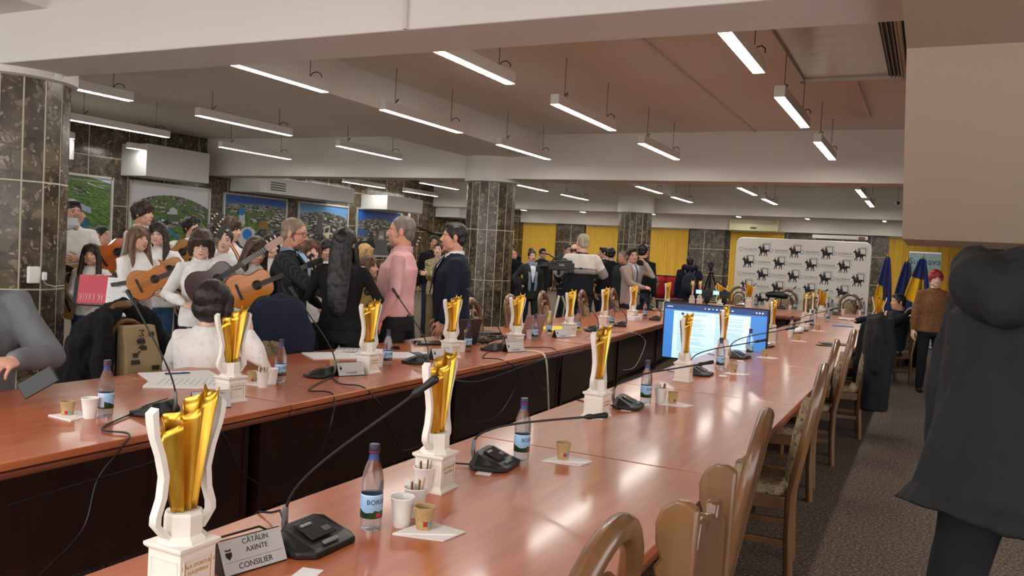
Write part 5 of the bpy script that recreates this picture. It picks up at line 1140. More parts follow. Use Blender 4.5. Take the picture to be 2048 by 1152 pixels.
person('seated person in black with hair tied back, behind the small table', 772, 518, 11.2, -35, sit=True, hair=('tight', DK), fem=True, top=(BLACK, 'sweater'), skin=SKD)
person('person in a mustard jacket mostly hidden by the man in pink', 791, 489, 13.2, 85, top=((206, 134, 40), 'sweater'), hair=('short', DK))
person('soldier in camouflage with folded arms', 877, 486, 14.0, -5, top=((150, 134, 100), 'jacket', 'camo'), bottom=((120, 106, 78), 'slim'), hair=('tight', BR), fem=True, skin=SKP, arms=dict(R=dict(t=(-.12, .2, 1.17), pole=(1, -.2, -.8), hd=(-1, .1, .1), back=(0, 1, 0)), L=dict(t=(.12, .23, 1.2), pole=(-1, -.2, -.8), hd=(1, .1, .1), back=(0, 1, 0))))
person('person in black behind the soldier', 869, 471, 14.8, 8, top=(BLACK, 'sweater'), hair=('short', DK), skin=SKD)
# ---- the four adults in conversation
person('bearded man with glasses in a dark striped blazer', 592, 437, 7.2, 82, hs=1.1, top=((34, 36, 38), 'blazer', 'stripe'), bottom=((36, 52, 60), 'slim'), hair=('buzz', (134, 112, 96)), skin=(206, 152, 126), beard=(128, 98, 82), glasses=(52, 40, 36), v=(150, 186, 222), collar=(150, 176, 210), look=(0, .12, 0), girth=1.12, arms=dict(R=dict(t=(.16, .46, 1.12), pole=(1, -.6, -.8), hd=(-.1, 1, 0), back=(.6, 0, 1)), L=dict(t=(-.1, .46, 1.14), pole=(-1, -.6, -.8), hd=(.1, 1, 0), back=(0, 0, 1))))
person('woman with long black hair seen from behind in a black jacket', 690, 458, 6.9, 178, hs=1.05, top=((20, 20, 22), 'tight'), bottom=((28, 28, 32), 'slim'), hair=('vlong', (16, 15, 17)), fem=True, girth=1.16, arms=dict(R=dict(t=(.24, .26, 1.02), pole=(1, -.8, -.3), hd=(-.4, 1, 0), back=(1, 0, .3)), L=dict(t=(-.22, .3, 1.04), pole=(-1, -.8, -.3), hd=(.3, 1, .1), back=(-.6, 0, .6))))
person('man in a pink shirt with grey cropped hair, hand in pocket', 803, 432, 7.5, -88, hs=1.1, top=((222, 172, 172), 'shirt'), bottom=((38, 38, 42), 'slim'), hair=('buzz', (118, 106, 96)), skin=(210, 152, 126), beard=(168, 130, 110), collar=(222, 172, 172), girth=1.22, belly=.04, lean=-.02, arms=dict(L=dict(t=(-.2, .12, .9), pole=(-.6, -1, 0), hd=(0, .3, -1), back=(-1, 0, 0)), R=dict(t=(.22, .1, .9), pole=(.6, -1, 0), hd=(0, .3, -1), back=(1, 0, 0))))
person('smiling man in navy suit and white open collar', 908, 446, 7.95, -80, hs=1.1, top=((26, 32, 50), 'blazer'), bottom=((26, 30, 44), 'slim'), hair=('short', (30, 26, 26)), skin=(212, 156, 130), v=(236, 236, 238), collar=(236, 236, 238), girth=1.2, belly=.03, jaw=1.14, arms=dict(L=dict(t=(-.26, .12, .86), pole=(-.7, -1, 0), hd=(0, .3, -1), back=(-1, 0, 0)), R=dict(t=(.24, .1, .86), pole=(.6, -1, 0), hd=(0, .3, -1), back=(1, 0, 0))))
# ---- seated at the left-hand table
person('seated woman in white lace blouse, seen from behind, hand at her ear', 429, 567, 5.6, 172, sit=True, top=((240, 238, 234), 'blouse', 'lace'), bottom=(BLACK, 'slim'), hair=('bob', (34, 24, 22)), fem=True, girth=1.42, skin=SKP, lean=.05, look=(-.25, .1, .1), arms=dict(R=dict(t=(.29, .03, 1.0), pole=(.3, .1, -1), hd=(-.22, -.02, 1), back=(.8, -.4, 0), curl=.9), L=dict(t=(-.16, .3, .7), pole=(-1, -.5, -.5), hd=(0, 1, 0), back=(0, 0, 1))), hs=1.22)
person('man in grey sweater at the left edge holding a phone, head out of frame', -95, 452, 4.15, 38, sit=True, top=((108, 112, 118), 'sweater'), bottom=(DJEANS, 'slim'), hair=('short', BR), girth=1.35, lean=.1, look=(-.3, .4, 0), arms=dict(L=dict(t=(-.17, .4, .765), pole=(-1, -.6, -.6), hd=(.55, .8, -.05), back=(-.2, .3, 1), curl=.6), R=dict(t=(.05, .45, .77), pole=(1, -.6, -.5), hd=(-.6, .8, .1), back=(.3, .2, 1), curl=.9)))
# ---- press group and guests around the middle
person('man in black half hidden by the middle column', 1023, 487, 21, -20, top=(BLACK, 'coat'), hair=('crop', DK))
person('bald man in dark coat resting his chin in his hand', 1028, 501, 19.5, 5, top=((24, 24, 28), 'coat'), hair=('ring', (60, 50, 46)), look=(0, .3, 0), arms=dict(R=dict(t=(.0, .16, 1.5), pole=(1, .2, -1), hd=(-.3, .2, .9), back=(.3, 1, 0), curl=1.2), L=dict(t=(.1, .2, 1.2), pole=(-1, 0, -.8), hd=(1, .1, 0), back=(0, 1, 0))))
w = person('smiling woman with bun, dark jacket and grey-blue scarf', 1065, 500, 15.2, 12, top=((44, 46, 48), 'blazer'), bottom=((46, 48, 52), 'slim'), hair=('bun', (32, 24, 22)), fem=True, v=(226, 230, 238), look=(0, 0, .08), arms=dict(R=dict(t=(.26, .22, 1.08), pole=(1, -.4, -.8), hd=(0, 1, -.2), back=(0, 0, 1))))
person('man with glasses and dark jacket behind the woman with the scarf', 1086, 497, 19, 20, top=((28, 30, 36), 'jacket'), hair=('short', DK), glasses=(30, 30, 32), girth=1.1)
person('dark-jacketed cameraman bending over the shoulder camera', 1137, 487, 17, 35, top=((24, 24, 27), 'jacket'), hair=('crop', (70, 54, 44)), look=(-.3, .3, 0), arms=dict(R=dict(t=(.1, .4, 1.3), pole=(1, 0, -1), hd=(-.5, 1, 0), back=(0, 0, 1))))
person('balding man behind the man in the striped sweater', 1153, 487, 15.5, 110, top=((26, 28, 34), 'jacket'), hair=('ring', (66, 50, 40)), look=(0, .1, 0))
person('man from behind in a white, grey and black banded sweater', 1166, 468, 12.9, -172, hs=1.06, top=((26, 28, 36), 'sweater'), bottom=((28, 30, 38), 'slim'), hair=('crop', (160, 148, 128)), girth=1.12, look=(.2, 0, 0), band=[(1.19, 1.26, (146, 144, 142)), (1.26, 1.47, (228, 222, 214))], arms=dict(L=dict(t=(-.24, .3, 1.06), pole=(-1, -.6, -.6), hd=(0, 1, 0), back=(-1, 0, .5)), R=dict(t=(.26, .26, 1.05), pole=(1, -.6, -.6), hd=(0, 1, 0), back=(1, 0, .5))))
person('man in dark jacket and white collar looking left behind the sweater man', 1206, 494, 17.5, -75, top=((26, 28, 34), 'jacket'), hair=('short', DK), collar=(230, 230, 230))
person('man in dark coat seen from behind left of the far column', 1224, 496, 16.5, 160, top=((22, 24, 30), 'jacket'), hair=('short', DK), arms=dict(R=dict(t=(.3, .15, .95), pole=(1, -.5, 0), hd=(0, .6, -.8), back=(1, 0, 0))))
person('older man with glasses looking left beside the beige blazer', 1246, 502, 15.5, -55, top=((40, 42, 48), 'jacket'), hair=('crop', (110, 98, 90)), glasses=(90, 50, 44), skin=(204, 146, 124))
person('man in beige blazer and glasses holding his hand to his ear', 1266, 495, 14.2, 28, hs=1.1, top=((158, 144, 138), 'blazer'), bottom=((40, 40, 46), 'slim'), hair=('quiff', (52, 42, 38)), glasses=(40, 34, 34), v=(178, 184, 200), collar=(180, 186, 202), tie=(90, 92, 104), look=(-.2, .05, .15), arms=dict(L=dict(t=(-.17, .14, 1.5), pole=(-.35, .5, -1), hd=(.5, -.2, .8), back=(-.8, .4, 0), curl=1), R=dict(t=(-.1, .26, 1.1), pole=(1, -.2, -.8), hd=(-1, .2, 0), back=(0, .6, .8), curl=1)))
person('man in black from behind right of the beige blazer', 1288, 488, 15.5, 150, hs=1.06, top=((22, 22, 25), 'sweater'), hair=('short', DK), collar=(22, 22, 25))
person('seated man in grey and white jacket with head bent down', 1309, 553, 16.6, 75, sit=True, top=((96, 104, 108), 'jacket'), hair=('crop', (96, 82, 70)), glasses=(34, 30, 30), lean=.45, look=(0, .5, 0))
bp = person('man from behind in navy hooded coat with a backpack', 1381, 513, 17.6, 170, top=((26, 32, 50), 'coat'), bottom=((30, 32, 40), 'slim'), hair=('short', DK), girth=1.15)
person('seated man in dark navy jacket looking left at the table', 1796, 588, 12.3, -82, sit=True, top=((24, 32, 44), 'jacket'), bottom=((28, 34, 46), 'slim'), hair=('short', (34, 28, 26)), lean=-.1, skin=SK, girth=1.15, arms=dict(R=dict(t=(.16, .56, .84), pole=(1, -.3, -.8), hd=(0, 1, .1), back=(0, .2, 1)), L=dict(t=(-.2, .5, .8), pole=(-1, -.3, -.8), hd=(0, 1, .1), back=(0, .2, 1))))
person('woman with short bright red hair and brown patterned blouse', 1873, 541, 11.4, -12, top=((130, 92, 58), 'blouse', 'speckle'), bottom=((26, 26, 32), 'slim'), hair=('pixie', (150, 34, 36)), fem=True, girth=1.1, glasses=(150, 110, 110), skin=SKP, jaw=1.12)
fg = person('tall person in dark hooded coat walking past in the right foreground, head out of frame', 2140, 372, 2.62, 120, top=((36, 38, 40), 'coat'), bottom=((26, 28, 33), 'slim'), hair=('short', DK), lean=.24, girth=1.38, faced=False, hemz=.76, legs={1: ((.11, .28, .5), (.12, .2, .1)), -1: ((-.11, -.1, .5), (-.12, -.46, .16))}, arms=dict(L=dict(t=(-.28, .1, .85), pole=(-.6, -1, 0), hd=(0, .2, -1), back=(-1, 0, 0)), R=dict(t=(.28, .3, .9), pole=(.6, -1, 0), hd=(0, .3, -1), back=(1, 0, 0))))
# ---------------------------------------------------------------- extras carried by people
def child_organic(root, fn, name, mat, vx, amp=.008, it=4):
    P, rz, s, up, HX, AR = root_info[root.name]; mb = MB(); fn(mb, up, HX, AR); return organic(mb, name, mat, root, vx, it, amp, 9, seed=len(JOBS))
coatm = cloth((36, 38, 40)); 
def hood(mb, up, HX, AR):
    mb.tube([up((-.15, .02, 1.47)), up((-.17, -.09, 1.46)), up((-.09, -.19, 1.4)), up((0, -.21, 1.36)), up((.09, -.19, 1.4)), up((.17, -.09, 1.46)), up((.15, .02, 1.47))], [.05, .075, .09, .095, .09, .075, .05], 12, round=True)
    mb.ell(up((0, -.13, 1.42)), (.16, .1, .09)); mb.ell(up((0, -.1, 1.5)), (.13, .09, .05))
child_organic(fg, hood, 'hood', coatm, .01, .012)
def hood2(mb, up, HX, AR): mb.tube([up((-.13, .0, 1.5)), up((-.12, -.1, 1.5)), up((0, -.15, 1.47)), up((.12, -.1, 1.5)), up((.13, 0, 1.5))], [.05, .07, .08, .07, .05], 10, round=True)
child_organic(bp, hood2, 'hood', cloth((26, 32, 50)), .014)
def scarf(mb, up, HX, AR):
    mb.tube([up((.085*math.cos(a), -.005+.085*math.sin(a), 1.475+.012*math.sin(2*a))) for a in [k*PI/6 for k in range(12)]], .035, 10, close=True)
    for sx in (-1, 1): mb.tube([up((sx*.05, .09, 1.45)), up((sx*.065, .15, 1.3)), up((sx*.06, .16, 1.1)), up((sx*.055, .15, .96))], [.03, .035, .035, .03], 8, flat=.5, hint=V((0, 1, 0)))
child_organic(w, scarf, 'scarf', cloth((128, 140, 164)), .012)
# backpack worn by the man from behind: hangs on him but is its own thing
P, rz, s, up, HX, AR = root_info[bp.name]
t = thing('backpack', 'dark grey backpack on the back of the man in the navy hooded coat', 'backpack', bp.location, rz, None, s)
mb = MB(); mb.ell((0, -.25, 1.16), (.16, .09, .24)); mb.ell((0, -.31, 1.08), (.13, .05, .13)); organic(mb, 'bag', cloth((40, 46, 60)), t, .014, 3, .004)
for sx in (-1, 1): MB().tube([(sx*.08, -.2, 1.38), (sx*.11, -.1, 1.475), (sx*.12, .1, 1.44), (sx*.13, .165, 1.25)], .018, 8, flat=.5).build('shoulder_strap', cloth((70, 78, 94)), t)
MB().tube([(-.03, -.22, 1.39), (0, -.23, 1.43), (.03, -.22, 1.39)], .01, 6).build('grab_handle', cloth((70, 78, 94)), t)
# phone held by the seated man and by the person at the column
q = atZ(76, 765, 3.98); t = thing('smartphone', 'black phone held by the man in the grey sweater', 'phone', q, math.radians(20)); R = Matrix.Rotation(.6, 3, 'Y') @ Matrix.Rotation(-.5, 3, 'X')
MB().box((0, 0, 0), (.085, .011, .17), R=Matrix.Rotation(.95, 3, 'Y') @ Matrix.Rotation(-.35, 3, 'X')).build('case', black, t, smooth=0, bevel=.004)
MB().box(Matrix.Rotation(.95, 3, 'Y') @ Matrix.Rotation(-.35, 3, 'X') @ V((0, -.006, 0)), (.078, .001, .16), R=Matrix.Rotation(.95, 3, 'Y') @ Matrix.Rotation(-.35, 3, 'X')).build('screen', micpanel, t, smooth=0)
P, rz, s, up, HX, AR = root_info['person']
q = atZ(139, 443, 8.85); t = thing('smartphone', 'phone in a clear case held up beside the nearest column', 'phone', q, math.radians(-120)); MB().box((0, 0, 0), (.16, .012, .08)).build('case', M('clear phone case', (196, 206, 210), .2), t, smooth=0, bevel=.004); MB().box((0, -.007, 0), (.12, .002, .06)).build('back_pattern', M('phone pattern', (120, 150, 168), .4, var=.5, vscale=60), t, smooth=0)
# ---------------------------------------------------------------- guitars
def outline():
    pts = []
    for i in range(56):
        a = 2*PI*i/56; x = math.cos(a); r = .19
        X = .245*x; wl = .185*math.sqrt(max(0, 1-((X+.095)/.15)**2)) if X < .055 else 0
        pts.append(a)
    prof = [(-.25, 0), (-.245, .06), (-.225, .115), (-.19, .157), (-.145, .181), (-.1, .187), (-.05, .172), (-.005, .142), (.03, .125), (.07, .123), (.11, .134), (.15, .141), (.185, .135), (.215, .112), (.232, .075), (.238, .03)]
    return [(x, y) for x, y in prof] + [(x, -y) for x, y in reversed(prof[1:])]
OUT = outline(); ivory = M('ivory plastic', (226, 214, 186), .4); ebony = M('fretboard', (38, 30, 27), .45); hole = M('sound hole', (14, 11, 9), .8)
GP = {}
def guitar(label, px, py, Z, ang, face, col, headc=(40, 30, 26), scale=1, side=None, guard=False, backview=False):
    P = atZ(px, py, Z); phi = PI+math.radians(ang); key = (col, headc, guard)
    t = thing('acoustic_guitar', label, 'guitar', P, 0, 'guitars of the student group', scale)
    t.rotation_euler = (Matrix.Rotation(math.radians(face-153.5), 3, 'Z') @ Matrix.Rotation(phi, 3, 'Y')).to_euler()
    if key not in GP:
        sm = M('guitar side %s' % (col,), tuple(int(c*.6) for c in col), .25, coat=.4); tp = M('guitar top %s' % (col,), col, .25, coat=.5, var=.12, vscale=6, stretch=(.6, 1, 9))
        L = []
        mb = MB(); mb.prism(OUT, -.05, .046); L.append(mb.build('body', sm, t, smooth=30, bevel=.004))
        L.append(MB().prism([(x*.985, y*.975) for x, y in OUT], .046, .05).build('soundboard', tp, t, smooth=30))
        h = MB(); h.prism(circ(.075, 0, .048, .048, 24), .05, .0508); L.append(h.build('sound_hole', hole, t, smooth=0))
        rg = MB().tube([(.075+.053*math.cos(a), .051, .053*math.sin(a)) for a in [k*PI/14 for k in range(28)]], .003, 6, close=True); L.append(rg.build('rosette', M('rosette', (120, 80, 50), .5), t))
        L.append(MB().box((-.12, .056, 0), (.026, .012, .17)).build('bridge', ebony, t, smooth=0, bevel=.003))
        n = MB().tube([(.2, .035, 0), (.3, .043, 0), (.62, .045, 0)], [.026, .021, .02], 10); L.append(n.build('neck', sm, t))
        fb = MB().box((.375, .06, 0), (.5, .009, .052)); L.append(fb.build('fretboard', ebony, t, smooth=0))
        fr = MB()
        for k in range(14): fr.box((.62-.62*(1-2**(-k/12.))*.78, .0655, 0), (.002, .003, .052))
        L.append(fr.build('frets', silver, t, smooth=0))
        L.append(MB().prism([(.62, -.028), (.62, .028), (.65, .036), (.8, .032), (.81, 0), (.8, -.032), (.65, -.036)], .045, .06).build('headstock', M('headstock %s' % (headc,), headc, .4), t, smooth=0, bevel=.003))
        for k in range(6): L.append(MB().tube([(.665+.045*(k % 3), .05, (.034 if k < 3 else -.034)), (.665+.045*(k % 3), .05, (.058 if k < 3 else -.058))], [.005, .008], 8, round=True).build('tuning_peg', ivory, t))
        st = MB()
        for k in range(6): st.tube([(-.12, .064, -.022+.0088*k), (.62, .069, -.018+.0072*k)], .0007, 4)
        L.append(st.build('strings', silver, t))
        if guard: L.append(MB().prism([(.03, -.06), (.09, -.055), (.1, -.1), (.04, -.13), (-.03, -.11), (-.02, -.07)], .0502, .0515).build('pick_guard', M('pick guard', (60, 30, 26), .2), t, smooth=0))
        GP[key] = L
    else:
        for o in GP[key]: c = o.copy(); COL.objects.link(c); c.parent = t
    return t
NAT = (206, 166, 108); ORG = (204, 122, 28); HON = (204, 142, 70)
guitar('pale guitar reaching out from behind the nearest column', 127, 556, 9.0, 3, 18, NAT, guard=True, scale=1.12)
guitar('small pale guitar showing under the music stand', 158, 604, 8.75, 20, 15, (222, 176, 104), scale=.85)
guitar('orange guitar of the girl with tied dark hair', 222, 510, 9.35, 35, 40, (206, 104, 30), headc=(18, 18, 20), scale=.9)
guitar('honey guitar held by the long-haired girl, neck to the upper right', 299, 563, 7.4, 27, 15, (190, 116, 42), scale=.74)
guitar('pale guitar of the woman with glasses, partly covered', 328, 541, 8.2, 18, 15, HON, scale=.76)
guitar('small guitar with cream headstock sticking out behind the sheet music', 206, 574, 7.75, 10, -30, (190, 120, 60), headc=(222, 196, 140), scale=.68)
guitar('guitar of the singing boy with raised dark neck', 356, 512, 8.9, 48, 25, (176, 120, 40), scale=.8)
guitar('dark brown guitar of the bowl-haired kid', 424, 566, 7.0, 36, 10, (66, 36, 32), headc=(176, 140, 124), scale=.86)
guitar('large pale guitar hanging behind the dark brown one', 378, 567, 7.8, 62, 20, (206, 160, 96), scale=.8)
guitar('bright orange guitar of the girl with round glasses', 499, 575, 6.95, 24, 25, ORG, scale=.8)
guitar('pale guitar behind the striped blazer', 541, 592, 7.95, 48, 20, (224, 180, 104), scale=.7)
guitar('pale guitar held behind the woman in black', 722, 588, 8.4, 30, 30, (214, 176, 110), scale=.8)
guitar('pale round-bottomed guitar hanging left of the pink shirt', 781, 590, 8.3, 70, 25, (222, 196, 140), scale=.85)
# guitar strap pieces in national stripes
def strap(pts, label, w=.035):
    P = [atZ(*p) for p in pts]; t = thing('guitar_strap', label, 'strap', (0, 0, 0)); t.location = P[0]
    for k, (m, nm) in enumerate(((blue_f, 'blue_stripe'), (yel_f, 'yellow_stripe'), (red_f, 'red_stripe'))):
        off = (RGT*.9+V((0, 0, .4))*.3).normalized()*((k-1)*w/3)
        MB().tube([p-P[0]+off for p in P], w/6, 6, flat=.8).build(nm, m, t)
strap([(462, 490, 7.7), (472, 505, 7.62), (478, 520, 7.58)], 'blue yellow red guitar strap on the round-faced girl'); strap([(166, 618, 8.7), (165, 640, 8.7), (166, 652, 8.7)], 'blue yellow red ribbon hanging in front of the girl in wide jeans', .05)
# ---------------------------------------------------------------- music stand with red folder and sheets
q = atZ(226, 600, 7.6); t = thing('music_stand', 'black music stand beside the nearest column', 'music stand', (q.x, q.y, 0), math.radians(26.5-180+180))
H = q.z; MB().tube([(0, .06, .35), (0, .05, H)], .014, 8).build('pole', blackm, t)
for k in range(3): MB().tube([(0, .05, .5), (.3*math.cos(k*2.1+.4), .05+.3*math.sin(k*2.1+.4), 0)], .011, 6).build('leg', blackm, t)
MB().box((-.08, 0, H-.06), (.62, .05, .012)).build('ledge', blackm, t, smooth=0); MB().box((-.08, .045, H+.07), (.6, .008, .24), R=Matrix.Rotation(-.18, 3, 'X')).build('desk', blackm, t, smooth=0)
def onstand(nm, lab, x, w, h, m, cat, dy=0):
    o = thing(nm, lab, cat, t.matrix_world @ V((0, 0, 0))); o.location = t.location; o.rotation_euler = t.rotation_euler
    MB().box((x, .03-dy, H-.045+h/2), (w, .006, h), R=Matrix.Rotation(-.18, 3, 'X')).build('page', m, o, smooth=0); return o
o = onstand('song_folder', 'red folder on the music stand', -.2, .27, .26, M('folder red', (200, 70, 84), .5), 'folder')
mb = MB()
for k in range(14): mb.tube([(-.32+k*.019, .012, H-.03), (-.31+k*.019+.008*math.sin(k*5), .018, H+.01+.01*math.sin(k*3)), (-.32+k*.019, .026, H+.05)], .006, 5)
mb.build('white_lettering', M('white ink', (220, 220, 220), .5), o)
o = onstand('sheet_music', 'white printed sheet on the right half of the music stand', .055, .25, .25, paper, 'paper', .01); mb = MB()
for k in range(11): mb.box((.045-.01*(k % 3), .012+.004*k*0-.0, H-.02+.02*k), (.17-.03*(k % 2), .001, .0022))
for i, v_ in enumerate(mb.v): mb.v[i] = V((v_.x, .0155-(-.18)*0 + (v_.z-(H-.045+.125))*.18, v_.z))
mb.build('printed_lines', M('print pale grey', (176, 178, 182), .6), o, smooth=0)
# ---------------------------------------------------------------- things hung on chairs
def chairx(lbl):
    return [o for o in bpy.data.objects if o.get('label') == lbl][0]
def drape(ch, name, label, mat, fn, vx=.014, amp=.02, asc=7, cat='coat'):
    t = thing(name, label, cat, ch.location, ch.rotation_euler.z); mb = MB(); fn(mb); organic(mb, name.split('_')[-1] + '_cloth', mat, t, vx, 4, amp, asc, seed=len(JOBS)); return t
bag_chair = chairx('arched oak chair with a printed bag and fur coat'); nav_chair = chairx('arched oak chair draped with a navy jacket')
fur = M('black fur', (9, 9, 10), .95, bump=.8, bscale=130)
def furf(mb):
    mb.tube([(-.27, -.33, .5), (-.26, -.33, .82), (-.18, -.32, .98), (0, -.33, 1.1), (.18, -.32, .98), (.27, -.33, .82), (.29, -.33, .5)], [.09, .1, .09, .05, .09, .1, .09], 12, hint=V((0, 1, 0)), round=True)
    mb.tube([(-.22, -.38, .92), (-.28, -.4, .6), (-.32, -.4, .15)], [.08, .12, .15], 12, round=True); mb.tube([(.22, -.38, .92), (.28, -.4, .6), (.3, -.4, .15)], [.1, .14, .14], 12, round=True)
    mb.tube([(-.08, -.42, .9), (0, -.45, .5), (0, -.45, .2)], [.1, .16, .18], 12, round=True)
    mb.tube([(.21, -.2, 1.0), (.24, -.16, .7), (.22, -.15, .45)], [.06, .07, .06], 10, round=True)
drape(bag_chair, 'fur_coat', 'black fur-trimmed coat over the chair with the printed bag', fur, furf, .014, .02, 16)
t = thing('printed_bag', 'kraft brown shopping bag with dark prints on the fur coat chair', 'bag', bag_chair.location, bag_chair.rotation_euler.z); kr = M('kraft bag', (158, 134, 98), .7, var=.08, vscale=8)
mb = MB(); mb.rings([[V((-.15, -.14, .5)), V((.15, -.14, .5)), V((.15, -.02, .5)), V((-.15, -.02, .5))], [V((-.14, -.17, .7)), V((.14, -.17, .7)), V((.14, -.05, .7)), V((-.14, -.05, .7))], [V((-.12, -.2, .97)), V((.12, -.2, .97)), V((.12, -.13, .97)), V((-.12, -.13, .97))]]); mb.build('bag_body', kr, t, smooth=0, bevel=.01)
random.seed(5)
for k in range(9):
    z = .55+.045*k; y = -.018-(max(0, z-.7))*.3-(.03*(min(z, .7)-.5)/.2)
    MB().box((random.uniform(-.08, .08), y+.004, z), (random.uniform(.03, .08), .003, .03), R=Matrix.Rotation(.3 if z > .7 else .15, 3, 'X')).build('print_mark', M('bag print', (44, 36, 30), .7), t, smooth=0)
put(text_mesh('MUVE', .07, .001), 'lettering', M('bag print', (44, 36, 30), .7), t, (.02, -.078, .86), 0, rot=(PI/2-.25, PI/2, PI))
MB().tube([(-.08, -.1, .5), (-.2, .02, .56), (-.1, .1, .6), (.06, .0, .56)], .009, 8).build('rope_handle', M('rope', (206, 196, 176), .8), t)
def shell(mb, zt, zb, w0, w1, y0, y1, sh=.1):
    R = []
    for i in range(9):
        f = i/8; z = zt+(zb-zt)*f; w = w0*min(1, .55+f*2.2)+(w1-w0)*f; yb = y0-.03*math.sin(PI*min(1, f*1.3)); yf = y1+.02*f
        R.append([V((w*math.copysign(abs(math.cos(q))**.5, math.cos(q)), (yb+yf)/2+(yf-yb)/2*math.copysign(abs(math.sin(q))**.6, math.sin(q)), z+.012*math.sin(5*q)*f)) for q in [2*PI*k/40 for k in range(40)]])
    mb.rings(R)
def jackf(mb):
    mb.tube([(-.24, -.3, .5), (-.26, -.31, .9), (-.17, -.31, 1.09), (0, -.32, 1.15), (.17, -.31, 1.09), (.26, -.31, .9), (.25, -.3, .5)], [.05, .06, .06, .05, .06, .06, .05], 10, hint=V((0, 1, 0)), round=True)
    shell(mb, 1.15, .36, .235, .27, -.4, -.2); mb.tube([(.22, -.2, 1.02), (.27, -.17, .75), (.26, -.16, .5)], [.05, .055, .05], 10, flat=.7, round=True)
drape(nav_chair, 'navy_jacket', 'navy jacket hanging over the chair behind the lace blouse', cloth((30, 36, 56)), jackf, .013, .016)
def coatf(mb):
    mb.tube([(-.27, -.3, .7), (-.25, -.31, 1.0), (-.12, -.31, 1.13), (0, -.32, 1.17), (.12, -.31, 1.13), (.25, -.31, 1.0), (.27, -.3, .7)], [.05, .06, .06, .06, .06, .06, .05], 10, hint=V((0, 1, 0)), round=True)
    shell(mb, 1.17, .3, .24, .3, -.44, -.2); mb.tube([(.23, -.21, 1.06), (.27, -.18, .78), (.26, -.17, .52)], [.05, .06, .05], 10, flat=.7, round=True)
drape(coat_chair, 'black_coat', 'black coat hanging over the back of an oak chair by the aisle', cloth((26, 27, 30)), coatf, .012, .016)
# chair of the seated man, and chairs of other seated people
def seat_for(root_label, label, rz_add=0, back=.0):
    r = chairx(root_label); s = r.scale.x; d = Matrix.Rotation(r.rotation_euler.z, 3, 'Z') @ V((0, -.32, 0))
    return chair(r.location.x+d.x, r.location.y+d.y, r.rotation_euler.z+rz_add, label, 'occupied oak chairs')
c = seat_for('seated man in dark navy jacket looking left at the table', 'arched oak chair under the seated man in dark navy')
drape(c, 'dark_coat', 'dark coat hanging behind the seated man in dark navy', cloth((26, 28, 34)), lambda mb: (mb.box((0, -.36, .62), (.4, .06, .8)), mb.tube([(-.2, -.3, .9), (0, -.31, 1.13), (.2, -.3, .9)], .05, 8, round=True)), .016, .02)
seat_for('man in grey sweater at the left edge holding a phone, head out of frame', 'oak chair under the man in the grey sweater')
seat_for('seated person in black with hair tied back, behind the small table', 'oak chair under the seated person in black')
seat_for('seated man in grey and white jacket with head bent down', 'oak chair under the seated man in grey and white')
q = onz(768, 545, 1.05); q = atZ(769, 560, 9.9); chair(q.x, q.y, math.radians(30), 'empty arched chair between the little girl and the seated person in black', 'chairs by the small table')
# coat over the arm of the woman with the scarf
P, rz, s, up, HX, AR = root_info[w.name]; t = thing('carried_coat', 'dark coat draped over the arm of the woman with the scarf', 'coat', w.location, rz, None, s)
mb = MB(); mb.tube([(.2, .1, 1.1), (.3, .24, 1.13), (.34, .3, 1.08)], [.09, .1, .08], 10, round=True); mb.tube([(.28, .26, 1.1), (.3, .3, .8), (.28, .28, .55)], [.1, .15, .14], 12, flat=.6, round=True); organic(mb, 'coat_cloth', cloth((28, 28, 31)), t, .016, 4, .02)
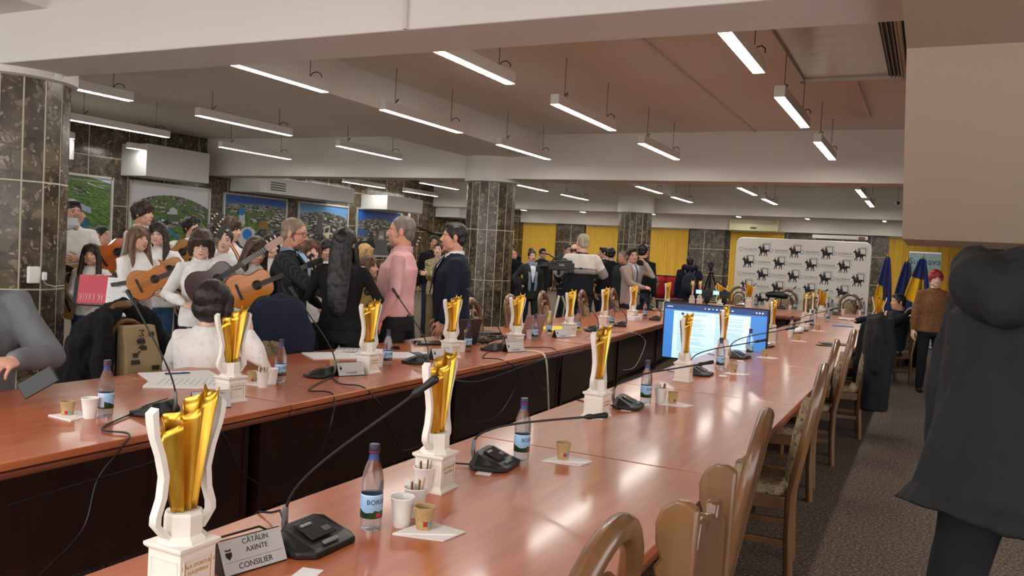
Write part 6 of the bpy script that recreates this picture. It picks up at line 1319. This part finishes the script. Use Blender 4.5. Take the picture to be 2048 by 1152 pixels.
# small round table with black cloth and white top, loudspeaker monitor beside it
q = atZ(768, 575, 9.3); t = thing('small_table', 'small table with white top and black cloth behind the man in pink', 'table', (q.x, q.y, 0)); H = q.z
MB().lathe([(0, H-.02), (.34, H-.02), (.34, H), (0, H)], 28).build('tabletop', white_paint, t)
mb = MB(); mb.rings([[V(((.33+.02*k+.018*k*math.sin(9*a))*math.cos(a), (.33+.02*k+.018*k*math.sin(9*a))*math.sin(a), H-.03-(H-.06)*k/3)) for a in [2*PI*j/60 for j in range(60)]] for k in range(4)]); mb.build('tablecloth', cloth((20, 20, 23)), t)
for k, q2 in enumerate([(752, 566), (778, 564), (783, 567)]): cup('white', V((q.x-.12+.1*k, q.y-.1+.06*k, 0)), 'white cup on the small table, %s from the left' % ORD[k], 'cups on the small table', z=H)
# red draped chairs beyond the seated man with bent head
q = atZ(1343, 578, 18.5); t = thing('red_banner', 'red draped stand behind the seated man with bent head', 'banner', (q.x, q.y, 0)); mb = MB()
mb.grid(lambda u, v: V(((u-.5)*1.0, .05*math.sin(u*22), .75+v*.5)), 40, 4); mb.build('red_cloth', cloth((170, 40, 48)), t, solid=.01); 
for k in (-1, 1): MB().tube([(k*.48, .02, 0), (k*.48, .02, 1.27)], .015, 8).build('post', blackm, t)
MB().tube([(-.5, .02, 1.26), (.5, .02, 1.26)], .012, 8).build('rail', blackm, t)
q = atZ(1350, 602, 17.2); t = thing('side_table', 'low dark table with red folder behind the big screen', 'table', (q.x, q.y, 0), .3); MB().box((0, 0, .78), (.8, .5, .04)).build('tabletop', dark_wood, t, smooth=0)
for a in (-1, 1):
    for b_ in (-1, 1): MB().box((a*.36, b_*.2, .38), (.05, .05, .76)).build('leg', dark_wood, t, smooth=0)
tag(MB().box((0, 0, .01), (.3, .4, .03)).build('red_folder', M('folder maroon', (120, 40, 44), .5), None, (q.x, q.y, .802), smooth=0, rot=(0, 0, .2)), 'maroon folder on the low table behind the big screen', 'folder')
tag(MB().lathe([(0, 0), (.04, 0), (.04, .06), (0, .07)], 12).build('ceiling_detector', black, None, (-.72, 20, 3.1)), 'small black round detector hanging from the ceiling beyond the middle beam', 'detector')
MB().tube([(0, 0, .06), (0, 0, .85)], .004, 5).build('suspension_rod', wire, bpy.data.objects['ceiling_detector'])
# ---------------------------------------------------------------- finish
run_jobs()
bpy.data.scenes.remove(TMP)
W_ = bpy.data.worlds.new('world'); W_.use_nodes = True; bg = W_.node_tree.nodes['Background']; bg.inputs[0].default_value = C(228, 225, 224); bg.inputs[1].default_value = AMB; scn.world = W_
